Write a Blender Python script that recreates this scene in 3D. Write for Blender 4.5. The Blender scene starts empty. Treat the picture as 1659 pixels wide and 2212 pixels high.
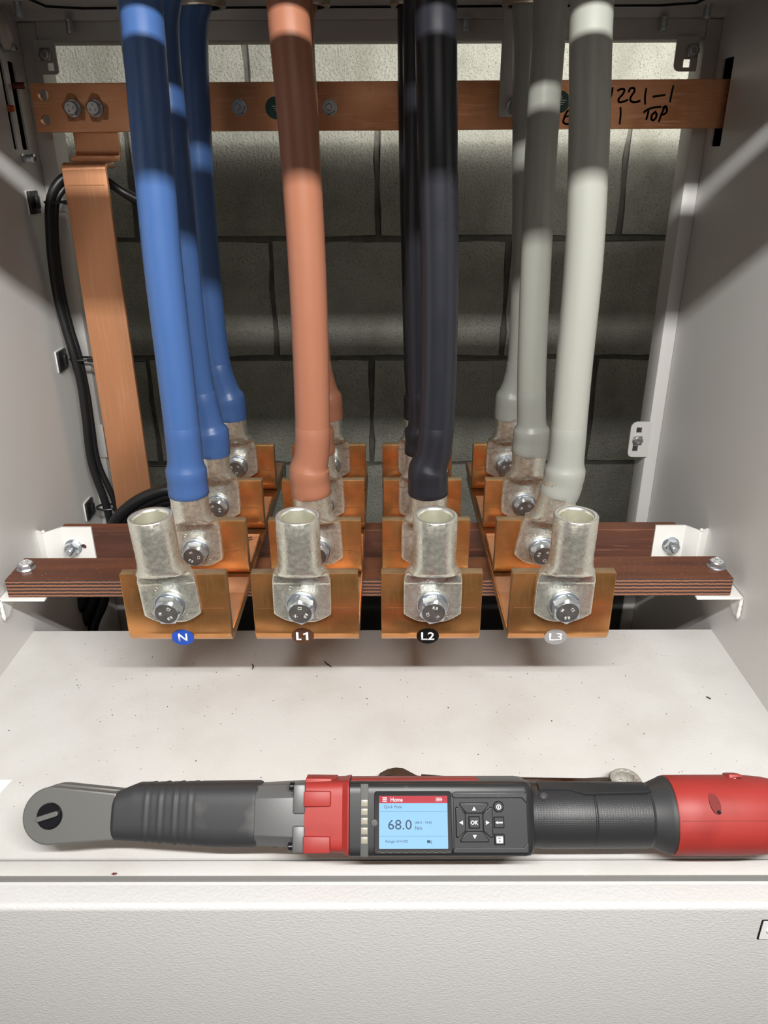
import bpy, bmesh, math, random
from math import sin, cos, pi, radians as R
from mathutils import Vector, Matrix
random.seed(7)
scn = bpy.context.scene
col = scn.collection

# ------------------------------------------------------------------ camera
YAW, PITCH, ROLL, FPX = 0.00382042, 0.43040755, 0.00461856, 1680.79
def cam_axes():
    r = Vector((cos(YAW), sin(YAW), 0))
    f = Vector((-sin(YAW)*cos(PITCH), cos(YAW)*cos(PITCH), -sin(PITCH)))
    d = f.cross(r)
    return cos(ROLL)*r + sin(ROLL)*d, -sin(ROLL)*r + cos(ROLL)*d, f
CR, CD, CF = cam_axes()
cam = bpy.data.cameras.new('camera'); camo = bpy.data.objects.new('camera', cam); col.objects.link(camo)
camo.matrix_world = Matrix(((CR.x, -CD.x, -CF.x, 0), (CR.y, -CD.y, -CF.y, 0), (CR.z, -CD.z, -CF.z, 0), (0, 0, 0, 1)))
cam.sensor_fit = 'VERTICAL'; cam.sensor_height = 36.0; cam.lens = FPX/2212*36.0
cam.clip_start = 0.01
scn.camera = camo
def at(px, py, Y):                       # photograph pixel -> world point on the upright plane at depth Y
    r = (px-829.5)*CR + (py-1106)*CD + FPX*CF
    return r*(Y/r.y)

# ------------------------------------------------------------------ world, lights, exposure
w = bpy.data.worlds.new('world'); scn.world = w; w.use_nodes = True
bg = w.node_tree.nodes['Background']; bg.inputs[0].default_value = (1.0, 0.93, 0.86, 1); bg.inputs[1].default_value = 0.09
def area(name, loc, target, sx, sy, e, c):
    l = bpy.data.lights.new(name, 'AREA'); l.shape = 'RECTANGLE'; l.size = sx; l.size_y = sy; l.energy = e; l.color = c
    o = bpy.data.objects.new(name, l); col.objects.link(o); o.location = loc
    o.rotation_euler = (Vector(target)-Vector(loc)).to_track_quat('-Z', 'Y').to_euler(); return o
area('tube_lamp', (0.10, -0.213, 0.415), (0.10, 0.55, -0.25), 0.75, 0.022, 20.0, (1.0, 0.985, 0.96))
area('front_fill', (0.2, -1.6, 0.55), (0, 0.6, -0.4), 1.4, 0.5, 4.0, (1.0, 0.93, 0.86))  # added soft fill from the front, lifts the shaded interior
area('rear_wall_fill', (0.50, 0.66, 0.2215), (0.40, 1.54, 0.12), 0.55, 0.02, 12.0, (1.0, 0.97, 0.92))  # added above the roof to brighten the top of the block wall
scn.view_settings.view_transform = 'Standard'
scn.view_settings.look = 'None'
scn.view_settings.gamma = 1; scn.view_settings.use_curve_mapping = False
scn.view_settings.exposure = 0.0

# ------------------------------------------------------------------ materials
MT = {}
def mat(name, color, rough=0.5, metal=0.0, var=None, bump=None, rvar=None, emit=None, spec=0.5, coat=0):
    """var=(color2, scale, (sx,sy,sz), lo, hi), bump=(scale, strength, (sx,sy,sz), distance), rvar=(scale, amount)"""
    m = bpy.data.materials.new(name); m.use_nodes = True; nt = m.node_tree; N = nt.nodes; L = nt.links
    b = N['Principled BSDF']; b.inputs['Base Color'].default_value = (*color, 1)
    b.inputs['Roughness'].default_value = rough; b.inputs['Metallic'].default_value = metal
    b.inputs['Specular IOR Level'].default_value = spec; b.inputs['Coat Weight'].default_value = coat
    tc = N.new('ShaderNodeTexCoord')
    def noise(scale, st, detail=4):
        mp = N.new('ShaderNodeMapping'); mp.inputs['Scale'].default_value = st; L.new(tc.outputs['Object'], mp.inputs[0])
        n = N.new('ShaderNodeTexNoise'); n.inputs['Scale'].default_value = scale; n.inputs['Detail'].default_value = detail
        L.new(mp.outputs[0], n.inputs['Vector']); return n
    if var:
        vs = var if isinstance(var, list) else [var]
        prev = None
        for v in vs:
            n = noise(v[1], v[2]); cr = N.new('ShaderNodeMapRange')
            cr.inputs['From Min'].default_value = v[3]; cr.inputs['From Max'].default_value = v[4]
            L.new(n.outputs['Fac'], cr.inputs['Value'])
            mx = N.new('ShaderNodeMix'); mx.data_type = 'RGBA'
            if prev: L.new(prev, mx.inputs[6])
            else: mx.inputs[6].default_value = (*color, 1)
            mx.inputs[7].default_value = (*v[0], 1); L.new(cr.outputs[0], mx.inputs[0]); prev = mx.outputs[2]
        L.new(prev, b.inputs['Base Color'])
    if rvar:
        n = noise(rvar[0], (1, 1, 1)); mr = N.new('ShaderNodeMapRange')
        mr.inputs['From Min'].default_value = .3; mr.inputs['From Max'].default_value = .7
        mr.inputs['To Min'].default_value = max(0.02, rough-rvar[1]); mr.inputs['To Max'].default_value = rough+rvar[1]
        L.new(n.outputs['Fac'], mr.inputs['Value']); L.new(mr.outputs[0], b.inputs['Roughness'])
    if bump:
        n = noise(bump[0], bump[2], 3); bp = N.new('ShaderNodeBump'); bp.inputs['Strength'].default_value = bump[1]
        bp.inputs['Distance'].default_value = bump[3]; L.new(n.outputs['Fac'], bp.inputs['Height']); L.new(bp.outputs[0], b.inputs['Normal'])
    if emit:
        b.inputs['Emission Color'].default_value = (*emit[0], 1); b.inputs['Emission Strength'].default_value = emit[1]
    MT[name] = m; return m
I3 = (1, 1, 1)
mat('paint_wall', (.70, .69, .67), .42, 0, bump=(900, .22, I3, .0004))
mat('paint_frame', (.56, .55, .53), .42, 0, bump=(900, .15, I3, .0003))
mat('paint_shelf', (.645, .64, .62), .45, 0, var=((.57, .555, .525), 14, I3, .45, .75), bump=(330, .35, I3, .0005))
mat('paint_door', (.63, .62, .61), .42, 0, bump=(420, .60, (1, 1, 1.6), .0007))
mat('paint_white', (.82, .81, .78), .35, 0, bump=(250, .1, I3, .0004))
mat('gap_shade', (.06, .056, .052), .6)  # shade colour for the gap behind the shelf
mat('lip_shade', (.24, .235, .225), .7)  # grey that paints the shade on the front of the shelf lip
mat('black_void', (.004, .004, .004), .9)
mat('block', (.44, .44, .38), .95, 0, var=[((.33, .33, .275), 14, I3, .45, .7), ((.19, .19, .16), 420, I3, .52, .72)], bump=(200, .9, I3, .004))
mat('mortar', (.17, .165, .14), .95, 0, var=((.11, .105, .09), 25, I3, .4, .7), bump=(90, .6, I3, .004))
mat('room_floor', (.22, .20, .18), .8, 0, var=((.16, .15, .14), 3, I3, .4, .6))
COP = (.76, .35, .16)
mat('copper', (.70, .31, .11), .24, .85, var=[((.46, .23, .075), 9, (3, 3, 5), .42, .68), ((.62, .33, .15), 60, (8, 8, .6), .52, .72), ((.66, .40, .16), 160, I3, .70, .76)], bump=(300, .06, (6, 6, .4), .0003), rvar=(25, .10))
mat('copper_edge', (.50, .33, .18), .42, .75, var=((.40, .26, .14), 60, I3, .4, .6))
mat('copper_dusty', (.50, .29, .17), .55, .45, var=((.34, .20, .12), 35, I3, .4, .7))
mat('copper_dark', (.26, .12, .05), .5, .6)
mat('copper_strap', (.78, .36, .18), .38, .62, var=[((.70, .33, .17), 8, (4, 4, 1), .4, .65), ((.80, .41, .23), 30, (8, 8, .4), .52, .72)], bump=(260, .05, (6, 6, .4), .0003), rvar=(20, .08))
mat('copper_earth', (.78, .36, .18), .30, .60, var=[((.60, .25, .11), 9, (2.2, 2, 1), .45, .68), ((.82, .42, .24), 60, (.5, 4, 8), .54, .70)], bump=(260, .06, (.4, 6, 8), .0003), rvar=(14, .10))
mat('stain', (.44, .195, .09), .38, .6, var=((.30, .13, .06), 120, I3, .45, .65))
mat('zinc_face', (.74, .75, .74), .45, .4)  # lighter copy of the bolt face, bright look painted into the colour
mat('tin', (.80, .785, .69), .31, .84, var=[((.66, .63, .54), 1000, I3, .50, .70), ((.76, .72, .62), 40, I3, .50, .72)], bump=(520, .42, I3, .0005), rvar=(300, .12))
mat('tin_rim', (.86, .85, .78), .30, .85, bump=(200, .15, I3, .0003))
mat('tin_bore', (.50, .49, .38), .45, .55, var=((.42, .41, .31), 60, I3, .4, .6))
mat('zinc', (.62, .66, .70), .30, .95, var=((.50, .54, .59), 90, I3, .45, .7), bump=(300, .03, I3, .0003))
mat('bolt_face', (.30, .29, .28), .42, .85, var=((.22, .21, .20), 160, I3, .4, .7))  # dark reflection on the head faces painted into the colour
mat('bolt_mark', (.80, .80, .78), .4, .5)
mat('wood', (.105, .034, .018), .48, 0, var=[((.060, .020, .012), 60, (.12, 1, 1), .42, .68), ((.20, .075, .038), 300, (.08, 1, 1), .58, .74)], bump=(320, .25, (.06, 1, 1), .0006))
mat('wood_top', (.150, .050, .024), .5, 0, var=[((.085, .030, .018), 60, (.12, 1, 1), .42, .68), ((.34, .19, .12), 420, I3, .64, .76)], bump=(320, .2, (.06, 1, 1), .0005))
def cab(name, c, r=.36):
    mat(name, c, r, 0, bump=(60, .02, (1, 1, .2), .001), rvar=(30, .05))
cab('pvc_blue', (.050, .118, .305)); cab('pvc_brown', (.335, .135, .078)); cab('pvc_black', (.016, .017, .023), .30); cab('pvc_grey', (.335, .34, .30))
cab('sleeve_blue', (.046, .108, .285), .40); cab('sleeve_brown', (.32, .128, .074), .42); cab('sleeve_black', (.014, .014, .019), .36); cab('sleeve_grey', (.30, .305, .275), .42)
mat('loom_black', (.012, .012, .013), .38)
mat('brass', (.62, .58, .50), .28, 1.0)
mat('steel_dull', (.42, .41, .39), .35, .9)
mat('tool_grey', (.125, .125, .115), .50, .15, bump=(900, .05, I3, .0002))
mat('tool_silver', (.145, .145, .145), .45, .35, bump=(700, .05, I3, .0002))
mat('tool_red', (.34, .030, .024), .50, 0, var=((.28, .024, .02), 40, I3, .5, .75), bump=(700, .12, I3, .0002))
mat('tool_red_shade', (.17, .014, .012), .4)
mat('tool_rubber', (.030, .030, .032), .55, 0, var=((.10, .098, .092), 30, I3, .60, .80), bump=(500, .1, I3, .0003))
mat('tool_black', (.020, .021, .023), .40, 0, var=((.09, .088, .085), 60, I3, .66, .80), bump=(600, .06, I3, .0002))
mat('tool_panel', (.024, .025, .028), .33, 0, var=((.11, .11, .105), 300, I3, .70, .78))
mat('tool_gloss', (.010, .010, .012), .12)
mat('clear_lens', (.09, .09, .085), .65)
mat('led_lens', (.30, .28, .22), .3)
mat('icon_white', (.85, .85, .85), .4)
mat('lcd_blue', (.02, .03, .04), .15, emit=((.33, .66, .95), .95))
mat('lcd_red', (.03, .01, .01), .15, emit=((.62, .035, .06), .9))
mat('lcd_white', (.1, .1, .1), .15, emit=((.95, .92, 1.0), .95))
mat('lcd_ink', (.01, .02, .03), .3, emit=((.015, .05, .12), .9))
mat('lcd_line', (.02, .03, .04), .3, emit=((.20, .46, .72), .9))
mat('label_blue', (.02, .075, .42), .35); mat('label_brown', (.085, .035, .018), .35); mat('label_black', (.006, .006, .006), .3)
mat('label_grey', (.30, .29, .29), .35); mat('label_green', (.008, .075, .05), .35); mat('label_white', (.85, .85, .85), .4)
mat('ink', (.006, .005, .008), .5)
mat('dirt', (.05, .042, .035), .9)
mat('dirt_red', (.16, .03, .03), .9)
mat('stud_red', (.14, .02, .018), .4, .3); mat('stud_copper', (.62, .17, .06), .35, .8)
mat('plastic_pale', (.55, .50, .45), .35, 0)
mat('spanner', (.20, .17, .155), .30, .9, var=((.10, .045, .03), 40, I3, .50, .66))
mat('spanner_bright', (.62, .60, .55), .4, .7)
# plywood edge: many thin plies stacked through the thickness
def ply_mat():
    m = bpy.data.materials.new('ply_edge'); m.use_nodes = True; nt = m.node_tree; N = nt.nodes; L = nt.links
    b = N['Principled BSDF']; b.inputs['Roughness'].default_value = .6
    tc = N.new('ShaderNodeTexCoord'); mp = N.new('ShaderNodeMapping'); mp.inputs['Scale'].default_value = (2, 2, 1)
    L.new(tc.outputs['Object'], mp.inputs[0])
    wv = N.new('ShaderNodeTexWave'); wv.bands_direction = 'Z'; wv.inputs['Scale'].default_value = 88; wv.inputs['Distortion'].default_value = 1.2
    wv.inputs['Detail'].default_value = 3; wv.inputs['Detail Scale'].default_value = 2
    L.new(mp.outputs[0], wv.inputs[0])
    cr = N.new('ShaderNodeValToRGB'); e = cr.color_ramp.elements; e[0].color = (.040, .022, .020, 1); e[0].position = .30; e[1].color = (.30, .125, .065, 1); e[1].position = .85
    L.new(wv.outputs['Fac'], cr.inputs[0]); L.new(cr.outputs[0], b.inputs['Base Color'])
    bp = N.new('ShaderNodeBump'); bp.inputs['Strength'].default_value = .4; bp.inputs['Distance'].default_value = .0006
    L.new(wv.outputs['Fac'], bp.inputs['Height']); L.new(bp.outputs[0], b.inputs['Normal']); MT['ply_edge'] = m
ply_mat()
# hexagon-textured grip rubber
def grip_mat():
    m = bpy.data.materials.new('tool_grip'); m.use_nodes = True; nt = m.node_tree; N = nt.nodes; L = nt.links
    b = N['Principled BSDF']; b.inputs['Roughness'].default_value = .42; b.inputs['Base Color'].default_value = (.026, .026, .028, 1)
    tc = N.new('ShaderNodeTexCoord'); sx = N.new('ShaderNodeSeparateXYZ'); L.new(tc.outputs['Object'], sx.inputs[0])
    at2 = N.new('ShaderNodeMath'); at2.operation = 'ARCTAN2'; L.new(sx.outputs[1], at2.inputs[0]); L.new(sx.outputs[2], at2.inputs[1])
    ml = N.new('ShaderNodeMath'); ml.operation = 'MULTIPLY'; ml.inputs[1].default_value = .0216*1.5; L.new(at2.outputs[0], ml.inputs[0])
    cb_ = N.new('ShaderNodeCombineXYZ'); L.new(sx.outputs[0], cb_.inputs[0]); L.new(ml.outputs[0], cb_.inputs[1])
    v = N.new('ShaderNodeTexVoronoi'); v.voronoi_dimensions = '2D'; v.feature = 'DISTANCE_TO_EDGE'; v.inputs['Scale'].default_value = 540; v.inputs['Randomness'].default_value = .35
    L.new(cb_.outputs[0], v.inputs['Vector'])
    mr = N.new('ShaderNodeMapRange'); mr.inputs['From Max'].default_value = .18; L.new(v.outputs['Distance'], mr.inputs['Value'])
    bp = N.new('ShaderNodeBump'); bp.inputs['Strength'].default_value = .5; bp.inputs['Distance'].default_value = .0006
    bp.inputs['Strength'].default_value = .16; L.new(mr.outputs[0], bp.inputs['Height']); L.new(bp.outputs[0], b.inputs['Normal'])
    MT['tool_grip'] = m
grip_mat()

# ------------------------------------------------------------------ mesh helpers
def setp(o, label=None, cat=None, group=None, kind=None):
    if label: o['label'] = label
    if cat: o['category'] = cat
    if group: o['group'] = group
    if kind: o['kind'] = kind
    return o
def empty(name, loc, label=None, cat=None, group=None, kind=None, rot=(0, 0, 0)):
    o = bpy.data.objects.new(name, None); o.empty_display_size = .01; col.objects.link(o)
    o.location = loc; o.rotation_euler = rot
    return setp(o, label, cat, group, kind)
def link(name, me, m=None, parent=None, loc=(0, 0, 0), rot=(0, 0, 0)):
    o = bpy.data.objects.new(name, me); col.objects.link(o)
    if m:
        if len(me.materials) == 0: me.materials.append(MT[m])
    o.parent = parent; o.location = loc; o.rotation_euler = rot
    return o
def auto_smooth(me, ang=35):
    bm = bmesh.new(); bm.from_mesh(me)
    for f in bm.faces: f.smooth = True
    for e in bm.edges:
        if len(e.link_faces) == 2 and e.calc_face_angle(0) > R(ang): e.smooth = False
    bm.to_mesh(me); bm.free()
class G:
    """small geometry collector -> one mesh"""
    def __init__(s): s.v = []; s.f = []; s.mi = []
    def add(s, vs, fs, mi=0, M=None):
        o = len(s.v)
        for p in vs:
            p = Vector(p); s.v.append(M @ p if M else p)
        for f in fs: s.f.append([i+o for i in f]); s.mi.append(mi)
    def box(s, x0, x1, y0, y1, z0, z1, mi=0, M=None):
        s.add([(x0, y0, z0), (x1, y0, z0), (x1, y1, z0), (x0, y1, z0), (x0, y0, z1), (x1, y0, z1), (x1, y1, z1), (x0, y1, z1)],
              [(0, 3, 2, 1), (4, 5, 6, 7), (0, 1, 5, 4), (1, 2, 6, 5), (2, 3, 7, 6), (3, 0, 4, 7)], mi, M)
    def loft(s, rings, cap0=True, cap1=True, mi=0, M=None, mis=None):
        n = len(rings[0]); vs = [p for r in rings for p in r]; o = len(s.v)
        for p in vs:
            p = Vector(p); s.v.append(M @ p if M else p)
        for k in range(len(rings)-1):
            for i in range(n):
                j = (i+1) % n
                s.f.append([o+k*n+i, o+k*n+j, o+(k+1)*n+j, o+(k+1)*n+i]); s.mi.append(mis[k] if mis else mi)
        if cap0: s.f.append([o+i for i in range(n)][::-1]); s.mi.append(mis[0] if mis else mi)
        if cap1: s.f.append([o+(len(rings)-1)*n+i for i in range(n)]); s.mi.append(mis[-1] if mis else mi)
    def lathe(s, prof, seg=32, axis='Z', c=(0, 0, 0), cap0=True, cap1=True, mi=0, M=None, mis=None):
        rs = []
        for r, h in prof:
            ring = []
            for i in range(seg):
                a = 2*pi*i/seg; x, y = r*cos(a), r*sin(a)
                if axis == 'Z': p = (x, y, h)
                elif axis == 'X': p = (h, x, y)
                else: p = (y, h, x)
                ring.append((p[0]+c[0], p[1]+c[1], p[2]+c[2]))
            rs.append(ring)
        s.loft(rs, cap0, cap1, mi, M, mis)
    def tube(s, pts, rad, seg=16, cap=True, mi=0):
        pts = [Vector(p) for p in pts]; n = len(pts); rings = []; up = None
        for i, p in enumerate(pts):
            t = (pts[min(i+1, n-1)]-pts[max(i-1, 0)]).normalized()
            if up is None:
                up = Vector((1, 0, 0)) if abs(t.x) < .9 else Vector((0, 1, 0))
            a = (up - t*up.dot(t)).normalized(); b = t.cross(a); up = a
            r = rad[i] if isinstance(rad, (list, tuple)) else rad
            rings.append([p + r*(cos(2*pi*k/seg)*a + sin(2*pi*k/seg)*b) for k in range(seg)])
        s.loft(rings, cap, cap, mi)
    def mesh(s, name, mats, smooth=True, ang=35, bevel=0):
        me = bpy.data.meshes.new(name); me.from_pydata([tuple(p) for p in s.v], [], s.f)
        for m in (mats if isinstance(mats, (list, tuple)) else [mats]): me.materials.append(MT[m])
        me.polygons.foreach_set('material_index', s.mi)
        bm = bmesh.new(); bm.from_mesh(me)
        bmesh.ops.recalc_face_normals(bm, faces=bm.faces)
        if bevel:
            es = [e for e in bm.edges if len(e.link_faces) == 2 and e.calc_face_angle(0) > R(40)]
            bmesh.ops.bevel(bm, geom=es, offset=bevel, segments=2, affect='EDGES', profile=.5, clamp_overlap=True)
        bm.to_mesh(me); bm.free()
        if smooth: auto_smooth(me, ang)
        return me
    def obj(s, name, mats, parent=None, loc=(0, 0, 0), rot=(0, 0, 0), smooth=True, ang=35, bevel=0):
        return link(name, s.mesh(name, mats, smooth, ang, bevel), None, parent, loc, rot)
def curve_mesh(cu, name):
    o = bpy.data.objects.new('tmp', cu); col.objects.link(o)
    bpy.context.view_layer.update()
    dg = bpy.context.evaluated_depsgraph_get(); me = bpy.data.meshes.new_from_object(o.evaluated_get(dg))
    bpy.data.objects.remove(o); me.name = name; me.materials.clear(); return me
def shape2d(name, loops, depth, M, m, bevel=0):
    """outline with holes, extruded; local XY shape, local Z = thickness, placed by matrix M"""
    cu = bpy.data.curves.new(name, 'CURVE'); cu.dimensions = '2D'; cu.fill_mode = 'BOTH'; cu.extrude = depth/2-bevel
    cu.bevel_depth = bevel; cu.bevel_resolution = 1
    if bevel: cu.offset = -bevel
    for lp in loops:
        sp = cu.splines.new('POLY'); sp.points.add(len(lp)-1); sp.use_cyclic_u = True
        for i, p in enumerate(lp): sp.points[i].co = (p[0], p[1], 0, 1)
    me = curve_mesh(cu, name); me.transform(M); me.materials.append(MT[m])
    me.validate(); me.update(); auto_smooth(me, 40)
    return me
def circ(cx, cy, r, n=24): return [(cx+r*cos(2*pi*i/n), cy+r*sin(2*pi*i/n)) for i in range(n)]
def rrect(x0, x1, y0, y1, r=0, rs=None, n=5):
    rs = rs or (r, r, r, r); out = []
    for (cx, cy, sx, sy, a0, rr) in ((x1, y1, -1, -1, 0, rs[0]), (x0, y1, 1, -1, 90, rs[1]), (x0, y0, 1, 1, 180, rs[2]), (x1, y0, -1, 1, 270, rs[3])):
        if rr <= 0: out.append((cx, cy)); continue
        for k in range(n+1):
            a = R(a0+90*k/n); out.append((cx+sx*rr+rr*cos(a), cy+sy*rr+rr*sin(a)))
    return out
# plane maps: local (x, y, thickness z)
def XZ(y): return Matrix(((1, 0, 0, 0), (0, 0, -1, y), (0, 1, 0, 0), (0, 0, 0, 1)))      # front faces -Y
def YZ(x): return Matrix(((0, 0, 1, x), (1, 0, 0, 0), (0, 1, 0, 0), (0, 0, 0, 1)))
def XY(z): return Matrix.Translation((0, 0, z))
TXT = {}
def text(s, wid=None, hei=None, bold=0.0, thick=.0002):
    """glyph mesh centred on the origin in XY, facing +Z"""
    key = (s, wid, hei, bold, thick)
    if key in TXT: return TXT[key]
    cu = bpy.data.curves.new('lettering', 'FONT'); cu.body = s; cu.size = 1; cu.offset = bold; cu.resolution_u = 3
    me = curve_mesh(cu, 'lettering')
    xs = [v.co.x for v in me.vertices]; ys = [v.co.y for v in me.vertices]
    x0, x1, y0, y1 = min(xs), max(xs), min(ys), max(ys)
    sx = wid/(x1-x0) if wid else hei/(y1-y0); sy = hei/(y1-y0) if hei else sx
    me.transform(Matrix.Diagonal((sx, sy, 1, 1)) @ Matrix.Translation((-(x0+x1)/2, -(y0+y1)/2, 0)))
    bm = bmesh.new(); bm.from_mesh(me)
    if thick:
        r = bmesh.ops.extrude_face_region(bm, geom=list(bm.faces))
        bmesh.ops.translate(bm, vec=(0, 0, thick), verts=[g for g in r['geom'] if isinstance(g, bmesh.types.BMVert)])
        bmesh.ops.recalc_face_normals(bm, faces=bm.faces)
    bm.to_mesh(me); bm.free(); TXT[key] = me; return me
def merged(name, items, m):
    """items: [(mesh, matrix)] -> one mesh"""
    bm = bmesh.new()
    for me, M in items:
        t = me.copy(); t.transform(M); bm.from_mesh(t); bpy.data.meshes.remove(t)
    me = bpy.data.meshes.new(name); bm.to_mesh(me); bm.free(); me.materials.append(MT[m])
    for p in me.polygons: p.material_index = 0
    return me
def catmull(P, n=8):
    P = [Vector(p) for p in P]; out = []; Q = [2*P[0]-P[1]] + P + [2*P[-1]-P[-2]]
    for i in range(1, len(Q)-2):
        a, b, c, d = Q[i-1:i+3]
        for k in range(n):
            t = k/n; out.append(.5*((2*b)+(c-a)*t+(2*a-5*b+4*c-d)*t*t+(3*b-a-3*c+d)*t**3))
    out.append(P[-1]); return out
Tr = Matrix.Translation
def Ry(a): return Matrix.Rotation(a, 4, 'Y')
def Rx(a): return Matrix.Rotation(a, 4, 'X')
def Rz(a): return Matrix.Rotation(a, 4, 'Z')
UPRIGHT = Rx(R(90))                      # glyph plane XY -> XZ facing -Y

# ------------------------------------------------------------------ the room and the cabinet shell
XL, XR, ZS = -.3625, .3316, -.443        # side panels and shelf height
YF, YP = .368, .8945                     # cabinet front, rear frame
ZT = .128                                # underside of the roof
FLOOR = -1.50
g = G(); g.box(-3, 3, -3, 1.7, FLOOR-.05, FLOOR); setp(g.obj('floor', 'room_floor', smooth=False), 'grey concrete floor of the switch room below the cabinet', 'floor', kind='structure')

# block wall behind the cabinet
wb = empty('wall_back', (0, 1.60, FLOOR), 'bare concrete block wall behind the open back of the cabinet', 'wall', kind='structure')
g = G(); g.box(-3, 3, -.052, .05, 0, 3.2); g.obj('mortar', 'mortar', wb, smooth=False)
CH = .2255; z0 = -.1435
offs = {0: -.0154, -1: -.219, -2: -.030, -3: -.2205, 1: -.2405, 2: -.015, -4: -.02, 3: -.24}
def block_mesh(k):
    rnd = random.Random(k); g = G(); nx, nz = 10, 5; W, H = .44, .2155
    grid = []
    for j in range(nz+1):
        for i in range(nx+1):
            ed = i in (0, nx) or j in (0, nz)
            x = W*(i/nx-.5); z = H*(j/nz-.5)
            if ed: x += rnd.uniform(-.0025, .0025); z += rnd.uniform(-.0018, .0018)
            y = rnd.uniform(.0025, .006) if ed else rnd.uniform(-.0012, .0008)
            grid.append((x, y, z))
    n = nx+1; fs = [(j*n+i, j*n+i+1, (j+1)*n+i+1, (j+1)*n+i) for j in range(nz) for i in range(nx)]
    back = len(grid); grid += [(-W/2, .06, -H/2), (W/2, .06, -H/2), (W/2, .06, H/2), (-W/2, .06, H/2)]
    g.add(grid, fs)
    g.add([(-W/2, .004, -H/2), (W/2, .004, -H/2), (W/2, .004, H/2), (-W/2, .004, H/2), (-W/2, .06, -H/2), (W/2, .06, -H/2), (W/2, .06, H/2), (-W/2, .06, H/2)],
          [(0, 1, 5, 4), (1, 2, 6, 5), (2, 3, 7, 6), (3, 0, 4, 7)])
    return g.mesh('block', 'block', ang=60)
BL = [block_mesh(k) for k in range(5)]
for c in range(-6, 7):
    off = offs.get(c, -.02 if c % 2 == 0 else -.24)
    for k in range(-4, 4):
        x = off + .225 + .45*k; zc = z0 + CH*(c+.5)
        if abs(x) > 1.6: continue
        o = link('block', BL[(c*3+k*2) % 5], None, wb, (x, -.0600+random.uniform(-.0015, .0015), zc-FLOOR))

# side panels: thin sheet with slots
def side(name, x, s, slots, label):
    root = empty(name, (x, YF, FLOOR), label, 'wall', kind='structure')
    loops = [[(YF, FLOOR), (.935, FLOOR), (.935, .157), (YF, .157)]]
    for (y0, y1, za, zb) in slots: loops.append(rrect(y0, y1, za, zb, .002, n=2)[::-1])
    me = shape2d('panel', loops, .002, Tr((-x, -YF, -FLOOR)) @ YZ(x+s*.001), 'paint_wall'); link('panel', me, None, root)
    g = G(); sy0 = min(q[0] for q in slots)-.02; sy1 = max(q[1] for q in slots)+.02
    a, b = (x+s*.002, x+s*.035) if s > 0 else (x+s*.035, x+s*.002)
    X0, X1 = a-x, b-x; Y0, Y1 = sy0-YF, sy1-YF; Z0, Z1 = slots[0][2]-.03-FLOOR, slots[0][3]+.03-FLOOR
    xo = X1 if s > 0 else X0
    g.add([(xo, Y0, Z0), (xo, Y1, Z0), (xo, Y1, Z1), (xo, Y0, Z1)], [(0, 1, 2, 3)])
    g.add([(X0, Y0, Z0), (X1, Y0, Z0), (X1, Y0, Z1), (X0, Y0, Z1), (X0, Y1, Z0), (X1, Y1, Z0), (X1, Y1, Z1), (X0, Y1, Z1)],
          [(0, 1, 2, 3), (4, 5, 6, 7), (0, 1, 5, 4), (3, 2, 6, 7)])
    g.obj('slot_recess', 'black_void', root, smooth=False)  # black box stands in for the unlit depth behind the slots
    return root
side('wall_left', XL, -1, [(.838, .8465, .006, .0835), (.8575, .872, .006, .0835)], 'light grey cabinet side panel on the left with two upright black slots')
side('wall_right', XR, 1, [(.853, .8790, .0062, .0840)], 'light grey cabinet side panel on the right with one upright slot')

# unseen neighbouring cabinets, added to block stray lamp light from the block wall
for nm_, xa_, xb_, lb_ in (('light_block_left', -1.15, XL-.045, 'unseen neighbouring cabinet on the left, added to block stray light'), ('light_block_right', XR+.045, 1.15, 'unseen neighbouring cabinet on the right, added to block stray light')):
    g = G(); g.box(xa_, xb_, YF+.004, .932, FLOOR, .157); o = g.obj(nm_, 'paint_wall', bevel=.002); setp(o, lb_, 'cabinet', kind='structure')

# shelf with its front lip
fl = empty('shelf', (0, .55, ZS), 'dusty off-white painted steel shelf carrying the wrench and spanner', 'shelf', kind='structure')
g = G(); g.box(XL, XR, .3900-.55, .674-.55, -.002, .0002); g.box(XL, XR, .672-.55, .674-.55, -.02, -.001); g.obj('shelf_plate', 'paint_shelf', fl, smooth=False)
g = G(); g.box(XL-.01, XR+.01, .3768-.55, .3888-.55, -.0020, -.0008); g.obj('front_lip', 'paint_shelf', fl, bevel=.0004)
g = G(); g.box(XL-.01, XR+.01, .3774-.55, .3840-.55, -.0085, -.0018); g.obj('lip_shade_strip', 'lip_shade', fl, bevel=.0005)  # added strip, its dark grey paints the shaded lip front
g = G(); g.box(XL-.01, XR+.01, .3640-.55, .3880-.55, -.0095, -.0080); g.obj('gutter', 'paint_wall', fl, smooth=False)
dr = empty('door_1', (0, .352, FLOOR), 'light grey textured lower cabinet door with a rolled white top edge', 'door', kind='structure')
n = 8; prof = [(.3695, ZS-.03), (.3695, ZS-.0015)]
prof = [(.3688, ZS-.0080), (.3688, ZS-.0006), (.3683, ZS)]
for k in range(n+1):
    a = R(90+90*k/n); prof.append((.3555+.004*cos(a), ZS-.004+.004*sin(a)))
prof += [(.3515, FLOOR+.1), (.3535, FLOOR+.1), (.3535, ZS-.006), (.3555, ZS-.002), (.3672, ZS-.002), (.3672, ZS-.0080)]
g = G(); g.loft([[(x, y-.352, z-FLOOR) for y, z in prof] for x in (XL-.012, XR+.012)])
g.obj('door_panel', 'paint_door', dr, ang=50)

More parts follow.
